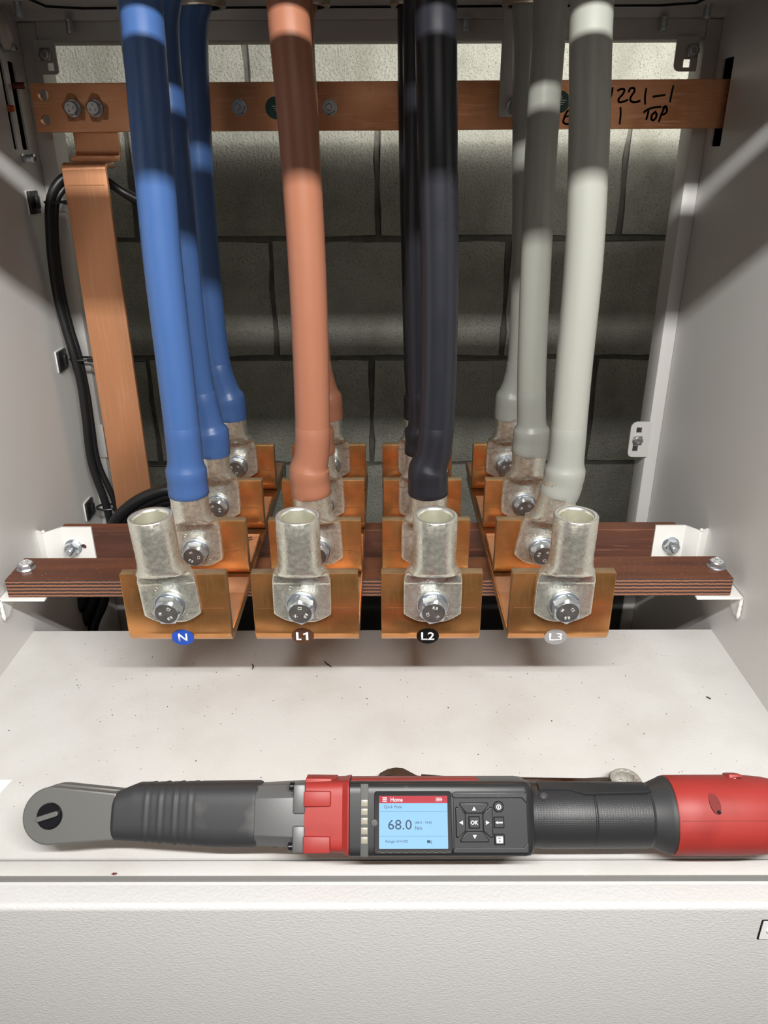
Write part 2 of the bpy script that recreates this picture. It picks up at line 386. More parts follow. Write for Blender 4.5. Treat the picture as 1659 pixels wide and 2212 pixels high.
# rear frame, roof
g = G(); g.box(XL, XL+.018, YP, .930, FLOOR, .12); o = g.obj('trim_1', 'paint_frame', bevel=.0015); setp(o, 'upright grey rear frame post on the left', 'frame', kind='structure')
g = G(); g.box(XR-.0155, XR, YP, .930, FLOOR, .12); o = g.obj('trim_2', 'paint_frame', bevel=.0015); setp(o, 'upright pale rear frame post on the right', 'frame', kind='structure')
g = G(); g.box(XL+.018, XR-.0155, YP, .930, .1035, .1205); g.box(XL, XR, YP-.008, .930, .1205, .157); o = g.obj('trim_3', 'paint_frame', bevel=.0012); setp(o, 'horizontal grey rear top rail under the roof', 'frame', kind='structure')
g = G(); g.box(XL+.018, XR-.0155, YP+.002, YP+.004, FLOOR, -.50); o = g.obj('trim_4', 'gap_shade', smooth=False); setp(o, 'dark sheet added below the busbars to keep the gap behind the shelf black', 'panel', kind='structure')  # dark colour stands in for shade in the gap
ce = empty('ceiling', (0, .68, ZT), 'grey painted roof of the cabinet with a bolted gland plate', 'ceiling', kind='structure')
def chamf(x0, x1, y0, y1, c): return [(x0+c, y0), (x1-c, y0), (x1, y0+c), (x1, y1-c*.4), (x1-c, y1), (x0+c, y1), (x0, y1-c*.4), (x0, y0+c)]
gx0, gx1, gy0, gy1 = -.318, .291, .515, .8705
me = shape2d('roof_frame', [[(XL, .496), (XR, .496), (XR, YP-.008), (XL, YP-.008)], chamf(gx0, gx1, gy0, gy1, .03)[::-1]], .003, Tr((0, -.68, .0015)), 'paint_frame'); link('roof_frame', me, None, ce)
gl = [(-.159, .798), (-.068, .798), (.0245, .798), (.122, .798), (-.159, .6955), (-.066, .6955), (.028, .6955), (.124, .6955), (-.158, .600), (-.066, .600), (.031, .600), (.134, .600)]
me = shape2d('gland_plate', [chamf(gx0+.0015, gx1-.0015, gy0+.0015, gy1-.0015, .03)] + [circ(x, y, .0165)[::-1] for x, y in gl], .003, Tr((0, -.68, .0018)), 'paint_frame'); link('gland_plate', me, None, ce)
me = shape2d('roof_gap_shade', [chamf(gx0, gx1, gy0, gy1, .03), chamf(gx0+.0018, gx1-.0018, gy0+.0018, gy1-.0018, .03)[::-1]], .0018, Tr((0, -.68, -.0006)), 'black_void'); link('roof_gap_shade', me, None, ce)  # added black ring paints the shadow gap round the gland plate
g = G(); g.box(XL, XR, .495-.68, .498-.68, 0, .029); g.box(XL, XL+.002, .48-.68, .88-.68, .003, .029); g.obj('roof_flange', 'paint_frame', ce, smooth=False)
g = G(); g.box(XL, XR, .326, .458, ZT, .131); o = g.obj('trim_5', 'paint_frame', bevel=.001); setp(o, 'grey front top rail of the cabinet above the opening', 'frame', kind='structure')

# ------------------------------------------------------------------ small fixings under the roof and on the side
def rivet_nut_mesh():
    g = G(); g.lathe([(.0046, .0), (.0046, -.0010), (.0034, -.0016), (.0034, -.0085), (.0040, -.0092), (.0038, -.0120), (.0022, -.0128), (.0020, -.010)], 20)
    return g.mesh('rivet_nut', 'zinc')
RN = rivet_nut_mesh()
rn = [(145, 22, 'steel threaded insert hanging from the roof left of the blue cables'), (37, 2, 'steel threaded insert at the top left corner above the pale plastic'),
      (1008, 18, 'steel threaded insert under the roof between the black and grey cables'), (1438, 16, 'steel threaded insert under the roof above the handwriting'), (1533, -12, 'steel threaded insert at the top right corner of the roof')]
for px, py, lb in rn:
    r = (px-829.5)*CR + (py-1106)*CD + FPX*CF; P = r*(ZT/r.z)
    if px in (37, 1533): P = r*(((XL+.028) if px == 37 else (XR-.026))/r.x); P.z = ZT
    o = link('rivet_nut', RN, None, None, (P.x, min(P.y, .905), ZT if P.y < .88 else .1205)); setp(o, lb, 'rivet nut', 'threaded inserts in the cabinet steel')
for px, py, lb in [(15, 103, 'steel threaded insert in the left panel above the two slots'), (58, 342, 'steel threaded insert in the left panel below the two slots')]:
    r = (px-829.5)*CR + (py-1106)*CD + FPX*CF; P = r*((XL+.004)/r.x)
    o = link('rivet_nut', RN, None, None, (XL, P.y, P.z), (0, R(-90), 0)); setp(o, lb, 'rivet nut', 'threaded inserts in the cabinet steel')
# pale lump of plastic at the top left
g = G(); rings = []
for k in range(9):
    t = k/8; rr = .011*math.sin(pi*min(max(t, .06), .94))**.6
    rings.append([(rr*cos(a)*(.62+.12*sin(3*a+k)), rr*sin(a)*(1+.14*sin(2*a+k*1.7)), -.030*t) for a in [2*pi*i/14 for i in range(14)]])
g.loft(rings); P = at(4, 22, .835); o = g.obj('plastic_cap', 'plastic_pale', None, (XL+.0085, .842, .1215), ang=80); setp(o, 'pale crumpled plastic cap under the roof at the top left corner', 'cap')
# two coloured studs poking out of the left slots
g = G(); g.lathe([(.003, 0), (.003, .021), (.0022, .0225)], 16, 'X'); o = g.obj('threaded_stud', 'stud_red', None, (XL-.012, .8645, .0630)); setp(o, 'dark red stud poking out of the left panel slots', 'stud', 'studs in the left slots')
g = G()
pr = [(.0032, 0)]
for k in range(12): pr += [(.0032, .002*k+.0005), (.0026, .002*k+.0015)]
pr += [(.0032, .025), (.002, .0265)]
g.lathe(pr, 16, 'X'); o = g.obj('threaded_stud', 'stud_copper', None, (XL-.021, .8420, .0420)); setp(o, 'bright copper threaded stud poking out of the left panel slots', 'stud', 'studs in the left slots')

# tabs with cage nuts
def tab(name, loops, y, label, nut, slotfill=None):
    root = empty(name, (loops[0][0][0], y, loops[0][0][1]), label, 'bracket', 'slotted frame tabs')
    L0 = root.location
    me = shape2d('plate', loops, .002, Tr(-L0) @ XZ(y), 'paint_frame'); link('plate', me, None, root)
    cx, cz = nut
    nr = setp(empty('cage_nut', (cx, y-.0015, cz)), 'square cage nut clipped in the '+label.split(' with ')[0], 'nut', 'cage nuts')
    g = G(); g.box(-.0052, .0052, -.0012, 0, -.0056, .0056); g.box(-.0062, .0062, -.0018, 0, -.0022, .0022); g.obj('cage', 'steel_dull', nr, bevel=.0004)
    g = G(); g.lathe([(.0042, -.0010), (.0042, -.0030), (.0026, -.0032), (.0024, .003)], 20, 'Y', cap1=False); g.obj('nut', 'zinc', nr)
    return root
s = .984
tab('frame_tab', [rrect(.2905*s+.002, .3155*s, .0757*s, .1065*s, rs=(0, 0, .006, 0)), rrect(.3015*s, .3085*s, .0792*s, .0865*s, .0006)[::-1]], YP-.002, 'grey frame tab at the top right corner with a square hole', (.3045, .0925))
tab('frame_tab', [rrect(-.3535*s, -.3325*s, .0757*s, .1060*s, rs=(0, 0, 0, .004)), rrect(-.3425*s, -.3365*s, .0790*s, .0860*s, .0006)[::-1]], YP-.002, 'grey frame tab at the top left corner with a square hole', (-.3375, .0918))
tab('frame_tab', [rrect(.2985*s, .3225*s, -.3420*s, -.2966*s, rs=(0, .008, .006, 0)), rrect(.3055*s, .3120*s, -.3105*s, -.3035*s)[::-1], rrect(.3035*s, .3100*s, -.3345*s, -.3270*s)[::-1]], YP-.002, 'pale frame tab with rounded corners halfway down the right post', (.3033, -.3150))
g = G(); g.box(-.350, -.341, YP-.003, YP-.001, -.335, -.293); o = g.obj('frame_tab', 'paint_frame', bevel=.0005); setp(o, 'pale frame tab halfway down the left post, mostly behind the copper strap', 'bracket', 'slotted frame tabs')

# ------------------------------------------------------------------ bolts
def hexring(af, y, rot=0, seg=48, rmax=None):
    out = []
    for i in range(seg):
        a = 2*pi*i/seg; aa = (a-rot) % (pi/3)-pi/6; r = af/2/cos(aa)
        if rmax: r = min(r, rmax)
        out.append((r*sin(a), y, r*cos(a)))
    return out
def bolt_mesh(af=.0190, h=.0088):
    g = G()
    g.loft([hexring(af, 0), hexring(af, -h*.82), hexring(af, -h, rmax=af*.455), hexring(af, -h+.0004, rmax=af*.44)], True, False)
    return g.mesh('head', 'zinc', ang=25)
def disc_mesh(r, y0, y1, m, seg=32):
    g = G(); g.lathe([(r-.0004, y0), (r, y0-.0003 if y0 > y1 else y0), (r, y1), (r-.0005, y1-.0003)], seg, 'Y'); return g.mesh('washer', m)
HEAD = bolt_mesh(); FACE = None
g = G(); g.lathe([(.0083, -.0084), (.0081, -.0086)], 32, 'Y'); FACE = g.mesh('head_face', 'bolt_face')
FACE2 = FACE.copy(); FACE2.materials.clear(); FACE2.materials.append(MT['zinc_face'])
g = G(); g.lathe([(.0116, 0), (.0120, -.0004), (.0120, -.0016), (.0115, -.0020)], 36, 'Y'); WASH = g.mesh('washer', 'zinc')
g = G(); g.lathe([(.0100, -.0020), (.0102, -.0023), (.0102, -.0036), (.0098, -.0039)], 36, 'Y'); SPW = g.mesh('lock_washer', 'zinc')
mk = []
for k, (tx, ww) in enumerate((('8.8', .0042), ('CS', .0032), ('M', .0023))):
    a = 2*pi*k/3
    mk.append((text(tx, wid=ww, hei=.0024, bold=.012, thick=.0002), UPRIGHT @ Rz(a) @ Tr((0, .0045, 0))))
MARK = merged('head_marking', mk, 'bolt_mark')
MARK2 = MARK.copy(); MARK2.materials.clear(); MARK2.materials.append(MT['bolt_face'])
def bolt(P, label, rot=0, group='hex bolts through the lugs', marks=True, sc=1, wash=True):
    r = empty('hex_bolt', P, label, 'bolt', group); r.scale = (sc, sc, sc)
    d = -.0039 if wash else 0
    if wash: link('washer', WASH, None, r); link('lock_washer', SPW, None, r)
    link('head', HEAD, None, r, (0, d, 0), (0, rot, 0))
    f = link('head_face', FACE if sc == 1 else FACE2, None, r, (0, d, 0), (0, rot, 0))
    if marks: link('head_marking', MARK if sc == 1 else MARK2, None, f, (0, -.0086, 0))
    return r
# stud end with nut (axis -Y)
g = G(); g.loft([hexring(.0135, 0), hexring(.0135, -.006), hexring(.0135, -.0072, rmax=.0066)], True, True); NUT = g.mesh('nut', 'zinc', ang=25)
g = G(); pr = [(.0036, 0)]
for k in range(6): pr += [(.0036, -.0004-.0012*k-.006), (.0031, -.001-.0012*k-.006)]
pr += [(.0036, -.0138), (.0026, -.0148)]
g.lathe(pr, 20, 'Y'); STUD = g.mesh('stud', 'zinc')
g = G(); g.lathe([(.0088, 0), (.0090, -.0012), (.0086, -.0016)], 28, 'Y'); NW = g.mesh('washer', 'zinc')
def nut(P, label, group, rot=0, sc=1):
    r = empty('hex_nut', P, label, 'nut', group); r.scale = (sc, sc, sc)
    link('washer', NW, None, r); link('nut', NUT, None, r, (0, -.0016, 0), (0, rot, 0)); link('stud', STUD, None, r); return r

# ------------------------------------------------------------------ laminated support bars and their brackets
WT = -.3562
def support(name, x0, x1, y0, y1, z0, z1, label, front, top):
    root = empty(name, ((x0+x1)/2, (y0+y1)/2, z0), label, 'support bar')
    L0 = root.location; g = G(); g.box(x0, x1, y0, y1, z0, z1)
    me = g.mesh('beam', ['wood', 'wood_top', 'ply_edge'], smooth=False, bevel=.0007)
    me.transform(Tr(-L0))
    for p in me.polygons:
        nn = p.normal
        if abs(nn.z) > .8: p.material_index = {'wood': 0, 'wood_top': 1, 'ply_edge': 2}[top]
        elif abs(nn.y) > .8: p.material_index = {'wood': 0, 'ply_edge': 2}[front]
        else: p.material_index = 2
    link('beam', me, None, root); return root
support('laminated_beam', -.3538, .3200, .627, .671, WT-.0185, WT, 'flat reddish-brown plywood support bar with layered front edge, nearer of the two', 'ply_edge', 'wood_top')
support('laminated_beam', -.3440, .3060, .731, .749, WT-.050, WT, 'reddish-brown plywood support bar standing on edge behind the flat one', 'wood', 'wood_top')
def front_bracket(sg, xw, xi, label):
    root = empty('angle_bracket', (xw, .65, WT-.0185), label, 'bracket', 'white brackets carrying the support bars')
    L0 = root.location; z1 = WT-.0187; xo = xw-sg*.0006
    g = G(); a, b = sorted((xo, xi)); g.box(a, b, .6235, .672, z1-.0024, z1, M=Tr(-L0)); g.obj('flange', 'paint_white', root, bevel=.0008)
    me = shape2d('wall_leg', [[(.6235, z1-.001), (.672, z1-.001), (.672, z1-.004), (.652, z1-.010), (.631, z1-.0225), (.6235, z1-.0215)]], .0024, Tr(-L0) @ YZ(xo-sg*(-.0012) if False else xo+sg*(-.0012)*-1*0+(-sg)*.0012), 'paint_white')
    link('wall_leg', me, None, root)
    g = G(); pts = [(xw-sg*.0026, .6228, z1-.003-.0028*k) for k in range(8)]; g.tube(pts, [.0010, .0019, .0014, .0021, .0016, .0022, .0017, .0009], 8); 
    for i in range(len(g.v)): g.v[i] = g.v[i]-L0
    g.obj('weld_bead', 'paint_white', root, ang=80)
    return root
front_bracket(1, XR, .2880, 'white steel angle bracket under the right end of the flat plywood bar')
front_bracket(-1, XL, -.3190, 'white steel angle bracket under the left end of the flat plywood bar')
def rear_bracket(sg, label, nx):
    root = empty('angle_bracket', (sg*.33, .728, WT-.04), label, 'bracket', 'white brackets carrying the support bars'); L0 = root.location
    if sg < 0: xi, xb, xs, xw = -.3080, -.3395, -.3520, XL+.0004
    else: xi, xb, xs, xw = .2795, .3110, .3215, XR-.0004
    z0, z1 = -.3925, -.3511
    a, b = sorted((xi, xb))
    # slotted plate
    sl = [(nx+(.0065 if sg < 0 else 0)+.003*cos(t)*(1)+.0, -.3735+.003*sin(t)) for t in [2*pi*i/16 for i in range(16)]]
    me = shape2d('plate', [[(a, z0), (b, z0), (b, z1), (a, z1)], [(x+(.004 if sg < 0 else -.002 if False else 0), z) for x, z in sl][::-1]], .0024, Tr(-L0) @ XZ(.7295), 'paint_white'); link('plate', me, None, root)
    g = G()
    def strip(p, q):
        d = Vector((q[0]-p[0], q[1]-p[1], 0)).normalized(); nrm = Vector((-d.y, d.x, 0))*.0012
        P0 = [Vector((*p, 0))-nrm, Vector((*q, 0))-nrm, Vector((*q, 0))+nrm, Vector((*p, 0))+nrm]
        g.loft([[(v.x, v.y, z0) for v in P0], [(v.x, v.y, z1) for v in P0]])
    strip((xb, .7295), (xs, .7160)); strip((xs, .7160), (xw, .7225))
    for i in range(len(g.v)): g.v[i] = g.v[i]-L0
    g.obj('flange', 'paint_white', root, bevel=.0005)
    g = G(); g.tube([(xs+sg*.0005*k, .7150+.0012*k, z1+.001-.0006*k*k*.3) for k in range(6)], [.001, .0022, .0017, .0023, .0016, .0008], 8)
    for i in range(len(g.v)): g.v[i] = g.v[i]-L0
    g.obj('weld_bead', 'paint_white', root, ang=80)
rear_bracket(-1, 'white steel angle bracket on the left end of the upright plywood bar', -.3295)
rear_bracket(1, 'white steel angle bracket on the right end of the upright plywood bar', .2976)
nut((-.3295, .7283, -.3735), 'zinc nut on the left white bracket beside its slot', 'nuts on the white brackets', .2)
nut((.2976, .7283, -.3727), 'zinc nut on the right white bracket', 'nuts on the white brackets', .5)
for x, lb in ((-.3430, 'zinc bolt head standing on the left end of the flat plywood bar'), (.3125, 'zinc bolt head standing on the right end of the flat plywood bar')):
    b = bolt((x, .650, WT), lb, .4, 'bolts in the plywood bar', sc=.70, wash=False); b.rotation_euler = (R(-90), 0, .3)
    g = G(); g.lathe([(.0122, 0), (.0124, -.0006), (.0120, -.0012)], 32, 'Y'); g.obj('washer', 'zinc', b)

# ------------------------------------------------------------------ phase busbars
ZB = -.3557; TH = .0090; ZTOP = -.2905
def arc(cy, cz, r, a0, a1, n=6): return [(cy+r*cos(R(a0+(a1-a0)*k/n)), cz+r*sin(R(a0+(a1-a0)*k/n))) for k in range(n+1)]
def L_profile(yf, zb, zt, yb, r=.011):
    p = [(yf, zt)] + arc(yf+r, zb+r, r, 180, 270, 10) + [(yb, zb), (yb, zb+TH)] + arc(yf+TH+.003, zb+TH+.003, .003, 270, 180, 4) + [(yf+TH, zt)]
    return p
def extrude_x(name, prof, x0, x1, L0, mats, parent, bevel=.0007, pick=None):
    g = G(); g.loft([[(x, y, z) for y, z in prof] for x in (x0, x1)])
    me = g.mesh(name, mats, smooth=True, ang=25, bevel=bevel); me.transform(Tr(-L0))
    if pick:
        for p in me.polygons: p.material_index = pick(p)
    return link(name, me, None, parent)
def pick(p): return 1 if (p.normal.z > .8) else (1 if abs(p.normal.x) > .8 else 0)
tiers = [.52, .6150, .7075, .8095]
phases = [('N', -.2048, -.1235, 'label_blue'), ('L1', -.1045, -.0222, 'label_brown'), ('L2', -.0045, .0736, 'label_black'), ('L3', .0960, .1755, 'label_grey')]
lab = {'N': 'leftmost', 'L1': 'second from left', 'L2': 'third from left', 'L3': 'rightmost'}
cn = {'N': 'round blue N sticker', 'L1': 'round brown L1 sticker', 'L2': 'round black L2 sticker', 'L3': 'round grey L3 sticker'}
lpx = {'N': (395, 1377), 'L1': (654, 1374), 'L2': (924, 1374), 'L3': (1200, 1377)}
for nm, x0, x1, lm in phases:
    root = empty('busbar', ((x0+x1)/2, .52, ZB), 'copper busbar with turned-up front end and %s' % cn[nm], 'busbar', 'four phase busbars'); L0 = root.location.copy()
    extrude_x('bar', L_profile(.52, ZB, ZTOP, .866, .0135), x0, x1, L0, ['copper', 'copper_edge'], root, pick=lambda p: (2 if False else (1 if p.normal.z > .8 and p.center.z > .03 else (0 if abs(p.normal.x) < .8 else 1))))
    for k, ty in enumerate(tiers[1:]):
        dx = {0: 0, 1: .0008, 2: -.0006}[k]
        o = extrude_x('upright_plate', L_profile(ty, ZB+TH, ZTOP, ty+.070, .0115), x0+dx+.0004, x1+dx-.0004, L0, ['copper', 'copper_edge'], root, pick=lambda p: 1 if abs(p.normal.x) > .8 or (p.normal.z > .8 and p.center.z > .03) else 0)
    for k, ty in enumerate(tiers):
        g = G(); zz = -.3215+(.0015 if k else 0)
        g.box(x0+.003, x1-.004, ty-.00012, ty+.0005, zz, zz+.0007)
        for i in range(len(g.v)): g.v[i] = g.v[i]-L0
        g.obj('score_line', 'copper_dark', root, smooth=False)
    # dusty tops between the uprights
    for k, ty in enumerate(tiers):
        ya = ty+TH+.004; yb = (tiers[k+1]-.0005 if k < 3 else .866); zt = ZB+TH if k == 0 else ZB+2*TH
        if k: yb = ty+.069
        g = G(); g.box(x0+.0012, x1-.0012, ya, yb, zt-.0005, zt+.0002)
        for i in range(len(g.v)): g.v[i] = g.v[i]-L0
        g.obj('dust_film', 'copper_dusty', root, smooth=False)
    # phase label
    px, py = lpx[nm]; P = at(px, py, .5196)
    me = shape2d('phase_label', [circ(0, 0, .0079, 40)], .0003, XZ(0), lm); s_ = link('phase_label', me, None, root, Vector((P.x, .5197, max(P.z, ZB+.0077)))-L0)
    s_.scale = (1.12, 1, .90)
    setp(s_, '%s with white lettering' % cn[nm])
    if nm == 'L1':
        lp = [[(-.0047, -.0040), (-.0010, -.0040), (-.0010, -.0026), (-.0030, -.0026), (-.0030, .0040), (-.0047, .0040)], [(.0022, -.0040), (.0039, -.0040), (.0039, .0040), (.0027, .0040), (.0004, .0026), (.0004, .0012), (.0022, .0020)]]
        gg = G()
        for l_ in lp: gg.loft([[(x, y, 0) for x, y in l_], [(x, y, .0001) for x, y in l_]])
        TXT[('L1', .0094, .0080, .018, .0001)] = gg.mesh('lettering', 'label_white', smooth=False)
    t = text(nm, wid=(.0064 if nm == 'N' else .0094), hei=.0080, bold=.018, thick=.0001).copy(); t.materials.clear(); t.transform(UPRIGHT); t.materials.append(MT['label_white'])
    link('lettering', t, None, s_, (0, -.0002, 0))
# pencil mark on top of the N bar
g = G(); c = [Vector((-.1340+.0045*cos(a)*1.0, .683+.007*sin(a), ZB+2*TH+.0005)) for a in [R(40+30*k) for k in range(10)]]
g.tube(c, .0004, 6); g.tube([Vector((-.137, .668, ZB+2*TH+.0005)), Vector((-.130, .673, ZB+2*TH+.0005))], .0004, 6)
o = g.obj('pencil_mark', 'ink'); o.parent = bpy.data.objects['busbar']; o.location = -Vector(bpy.data.objects['busbar'].location)
g = None

# ------------------------------------------------------------------ cable lugs
def interp(tab, z):
    for (a, va), (b, vb) in zip(tab, tab[1:]):
        if z <= b:
            t = (z-a)/(b-a); t = t*t*(3-2*t); return [p+(q-p)*t for p, q in zip(va, vb)]
    return tab[-1][1]
def lug_mesh():
    NS = 56; g = G(); rings = []; mis = []
    Rr = .0343; yb = -.0002
    # z, (half width, front y, back y, exponent)
    tab = [(-.009, (.0222, -.0072, yb, 9)), (.0180, (.0222, -.0073, yb, 9)), (.0195, (.0222, -.0084, yb, 8)), (.0260, (.0214, -.0092, .0000, 5)),
           (.0295, (.0200, -.0125, .0012, 3.8)), (.0320, (.0188, -.0235, .0024, 2.8)), (.0370, (.0168, -.0274, .0038, 2.15)), (.0420, (.0160, -.0280, .0040, 2.0)), (.0780, (.0160, -.0280, .0040, 2.0))]
    zs = [-.0170+.0080*(1-cos(pi/2*k/7)) for k in range(8)] + [-.002, .008, .0170, .0185, .0192, .0200, .0215, .023, .025, .0262, .0275, .029, .0300, .031, .0322, .0335, .035, .037, .039, .042, .052, .066, .0772]
    def ring(a, f, b, e, z, tilt=0):
        yc, d = (f+b)/2, (b-f)/2; out = []
        for i in range(NS):
            t = 2*pi*i/NS; c, s_ = cos(t), sin(t)
            x = a*math.copysign(abs(c)**(2/e), c); y = yc+d*math.copysign(abs(s_)**(2/e), s_)
            # crushed dimple under the barrel end, front only
            if s_ < 0 and .021 < z < .031: y += .0012*math.exp(-((x/.007)**2))*math.exp(-(((z-.0265)/.0025)**2))
            out.append((x, y, z))
        return out
    for z in zs:
        a, f, b, e = interp(tab, max(z, -.009))
        if z < -.009:
            sg = z+.0170+.00012; a = min(a, math.sqrt(max(Rr**2-(Rr-sg)**2, 1e-9)))
            q = min(1, sg/.0015); f = f*(.55+.45*q**.5); b = b
        rings.append(ring(a, f, b, e, z)); mis.append(0)
    # rim, bore
    for rr, z, mi in ((.0155, .0780, 1), (.0138, .0780, 1), (.0126, .0772, 1), (.0121, .0755, 2), (.0121, .044, 2)):
        rings.append([( rr*cos(2*pi*i/NS), -.0120+rr*sin(2*pi*i/NS), z) for i in range(NS)]); mis.append(mi)
    g.loft(rings, True, True, mis=mis)
    g.mi[-1] = 2
    return g.mesh('lug_body', ['tin', 'tin_rim', 'tin_bore'], ang=62)
LUG = lug_mesh()
g = G()
st = [(text('A80', wid=.0075, hei=.0026, bold=.0, thick=.0003), UPRIGHT @ Tr((-.0005, .0140, .0074))), (text('12', wid=.0036, hei=.0028, bold=.0, thick=.0003), UPRIGHT @ Rz(R(12)) @ Tr((.0080, -.0125, .0071)))]
g.lathe([(.0016, -.0075), (.0016, -.0077), (.0012, -.0077), (.0012, -.0075)], 20, 'Y', (-.0085, 0, .0142), False, False)
mm = g.mesh('ringm', 'tin_rim'); st.append((mm, Matrix.Identity(4)))
STAMP = merged('stamp_marking', st, 'tin_rim')
rowname = ['front row', 'second row', 'third row', 'back row']
colours = {'N': 'blue', 'L1': 'brown', 'L2': 'black', 'L3': 'grey'}
lugs = {}
LX = {('N', 0): (-.1662, -3.2), ('L1', 0): (-.0652, .8), ('L2', 0): (.0350, 0), ('L3', 0): (.1356, .6),
      ('N', 1): (-.1672, .3), ('L1', 1): (-.0610, -2.5), ('L2', 1): (.0350, 0), ('L3', 1): (.1355, 9.5),
      ('N', 2): (-.1668, 1), ('L1', 2): (-.0636, -2), ('L2', 2): (.0340, 0), ('L3', 2): (.1352, .5),
      ('N', 3): (-.1647, -1.5), ('L1', 3): (-.0624, -1), ('L2', 3): (.0350, 0), ('L3', 3): (.1318, .5)}
LZ = [-.3133, -.3155, -.3133, -.3110]
rr_ = random.Random(3)
rots = {('N', 0): 2.6, ('L1', 0): 2.05, ('L2', 0): .25, ('L3', 0): 3.1}
for (nm, k), (lx, tl) in LX.items():
    P = Vector((lx, tiers[k]-.0002, LZ[k]))
    if k == 0: lb = 'empty tinned lug with open barrel bolted to the front of the %s busbar' % nm
    else: lb = 'tinned lug crimped on the %s cable of the %s' % (colours[nm], rowname[k])
    root = empty('cable_lug', P, lb, 'cable lug', 'tinned lugs bolted to the busbars', rot=(0, R(tl), 0))
    link('lug_body', LUG, None, root)
    if k < 2: link('stamp_marking', STAMP, None, root)
    bolt(P+Vector((0, -.0076, 0)), 'zinc hex bolt holding the %s lug of the %s busbar' % (rowname[k], nm), rots.get((nm, k), rr_.uniform(0, 6)))

# ------------------------------------------------------------------ power cables with heat-shrink sleeves
CP = {  # (phase, row): (Y plane, radius, [(px, py)...] of the centre line, top to bottom)
 ('N', 1): (.603, .0142, [(303, 30), (325, 300), (349, 560), (378, 800), (398, 970), (409, 1062)]),
 ('L1', 1): (.603, .0142, [(622, 30), (645, 300), (662, 560), (672, 800), (675, 960), (675, 1055)]),
 ('L2', 1): (.603, .0142, [(942, 30), (946, 300), (950, 560), (948, 800), (940, 960), (933, 1050)]),
 ('L3', 1): (.603, .0142, [(1281, 30), (1275, 300), (1263, 560), (1240, 800), (1215, 990), (1202, 1082)]),
 ('N', 2): (.6955, .0130, [(347, 60), (370, 300), (395, 560), (424, 800), (446, 940), (455, 985)]),
 ('L1', 2): (.6955, .0130, [(640, 60), (655, 300), (668, 560), (680, 800), (684, 930), (688, 985)]),
 ('L2', 2): (.6955, .0130, [(907, 60), (907, 300), (908, 560), (911, 800), (912, 930), (914, 985)]),
 ('L3', 2): (.6955, .0130, [(1188, 60), (1172, 300), (1159, 560), (1149, 800), (1143, 930), (1140, 985)]),
 ('N', 3): (.798, .0136, [(414, 60), (424, 300), (443, 560), (468, 780), (487, 890), (500, 930)]),
 ('L1', 3): (.798, .0136, [(645, 60), (657, 300), (670, 560), (686, 780), (696, 880), (699, 925)]),
 ('L2', 3): (.798, .0136, [(892, 60), (893, 300), (897, 560), (901, 780), (904, 880), (905, 925)]),
 ('L3', 3): (.798, .0136, [(1143, 60), (1140, 300), (1136, 560), (1125, 780), (1115, 880), (1106, 925)])}
for (nm, k), (Y, rad, pts) in CP.items():
    W = [at(px, py, Y) for px, py in pts][::-1]
    lx, tl = LX[(nm, k)]
    d = Vector((sin(R(tl)), 0, cos(R(tl)))); lugp = Vector((lx, tiers[k]-.0122, LZ[k]))
    sb = lugp + d*.0560                       # sleeve bottom on the barrel
    Wp = [w_ for w_ in W if w_.z > sb.z+.040]
    for w_ in Wp: w_.y = tiers[k]-.0122 + (Y+.004-(tiers[k]-.0122))*min(1, (w_.z+.25)/.3)
    tp = Wp[-1]; gx, gy = gl[{'N': 0, 'L1': 1, 'L2': 2, 'L3': 3}[nm] + (3-k)*4]
    path = [lugp+d*.050, sb, sb+d*.022] + Wp + [Vector((gx, gy, .150)), Vector((gx, gy, .32)), Vector((gx*.9, gy+.01, .62))]
    path = [p for i, p in enumerate(path) if i == 0 or p.z > path[i-1].z+.004]
    C = catmull(path, 10)
    c = colours[nm]; lb = '%s insulated power cable of the %s with its heat-shrink end' % (c, rowname[k])
    root = empty('power_cable', sb, lb, 'cable', 'power cables dropping from the roof')
    g = G(); Cj = [p-sb for p in C]
    g.tube(Cj, rad if True else 0, 28); g.obj('jacket', 'pvc_'+c, root, ang=80)
    # sleeve follows the same line
    def along(sd):
        L_ = 0
        for a, b in zip(C[1:], C[2:]):
            q = (b-a).length
            if L_+q >= sd: return a+(b-a)*((sd-L_)/q)
            L_ += q
        return C[-1]
    base0 = min(range(len(C)), key=lambda i: (C[i]-sb).length)
    C = C[base0:] if base0 > 0 else C; C = [C[0]] + C
    rb = .0169
    pf = [(0, rb-.0004), (.0004, rb), (.004, rb), (.009, rb-.0002), (.0125, rb-.0004), (.0150, rb-.0001), (.019, rb), (.0225, rb-.0001), (.0240, rb-.0006), (.0265, rad+.0011), (.0295, rad+.0005), (.036, rad+.0003), (.050, rad+.0002), (.060, rad+.0001), (.0605, rad-.0001)]
    g = G(); g.tube([along(a)-sb for a, _ in pf], [b for _, b in pf], 28)
    sl = g.obj('heat_shrink_sleeve', 'sleeve_'+c, root, ang=50)
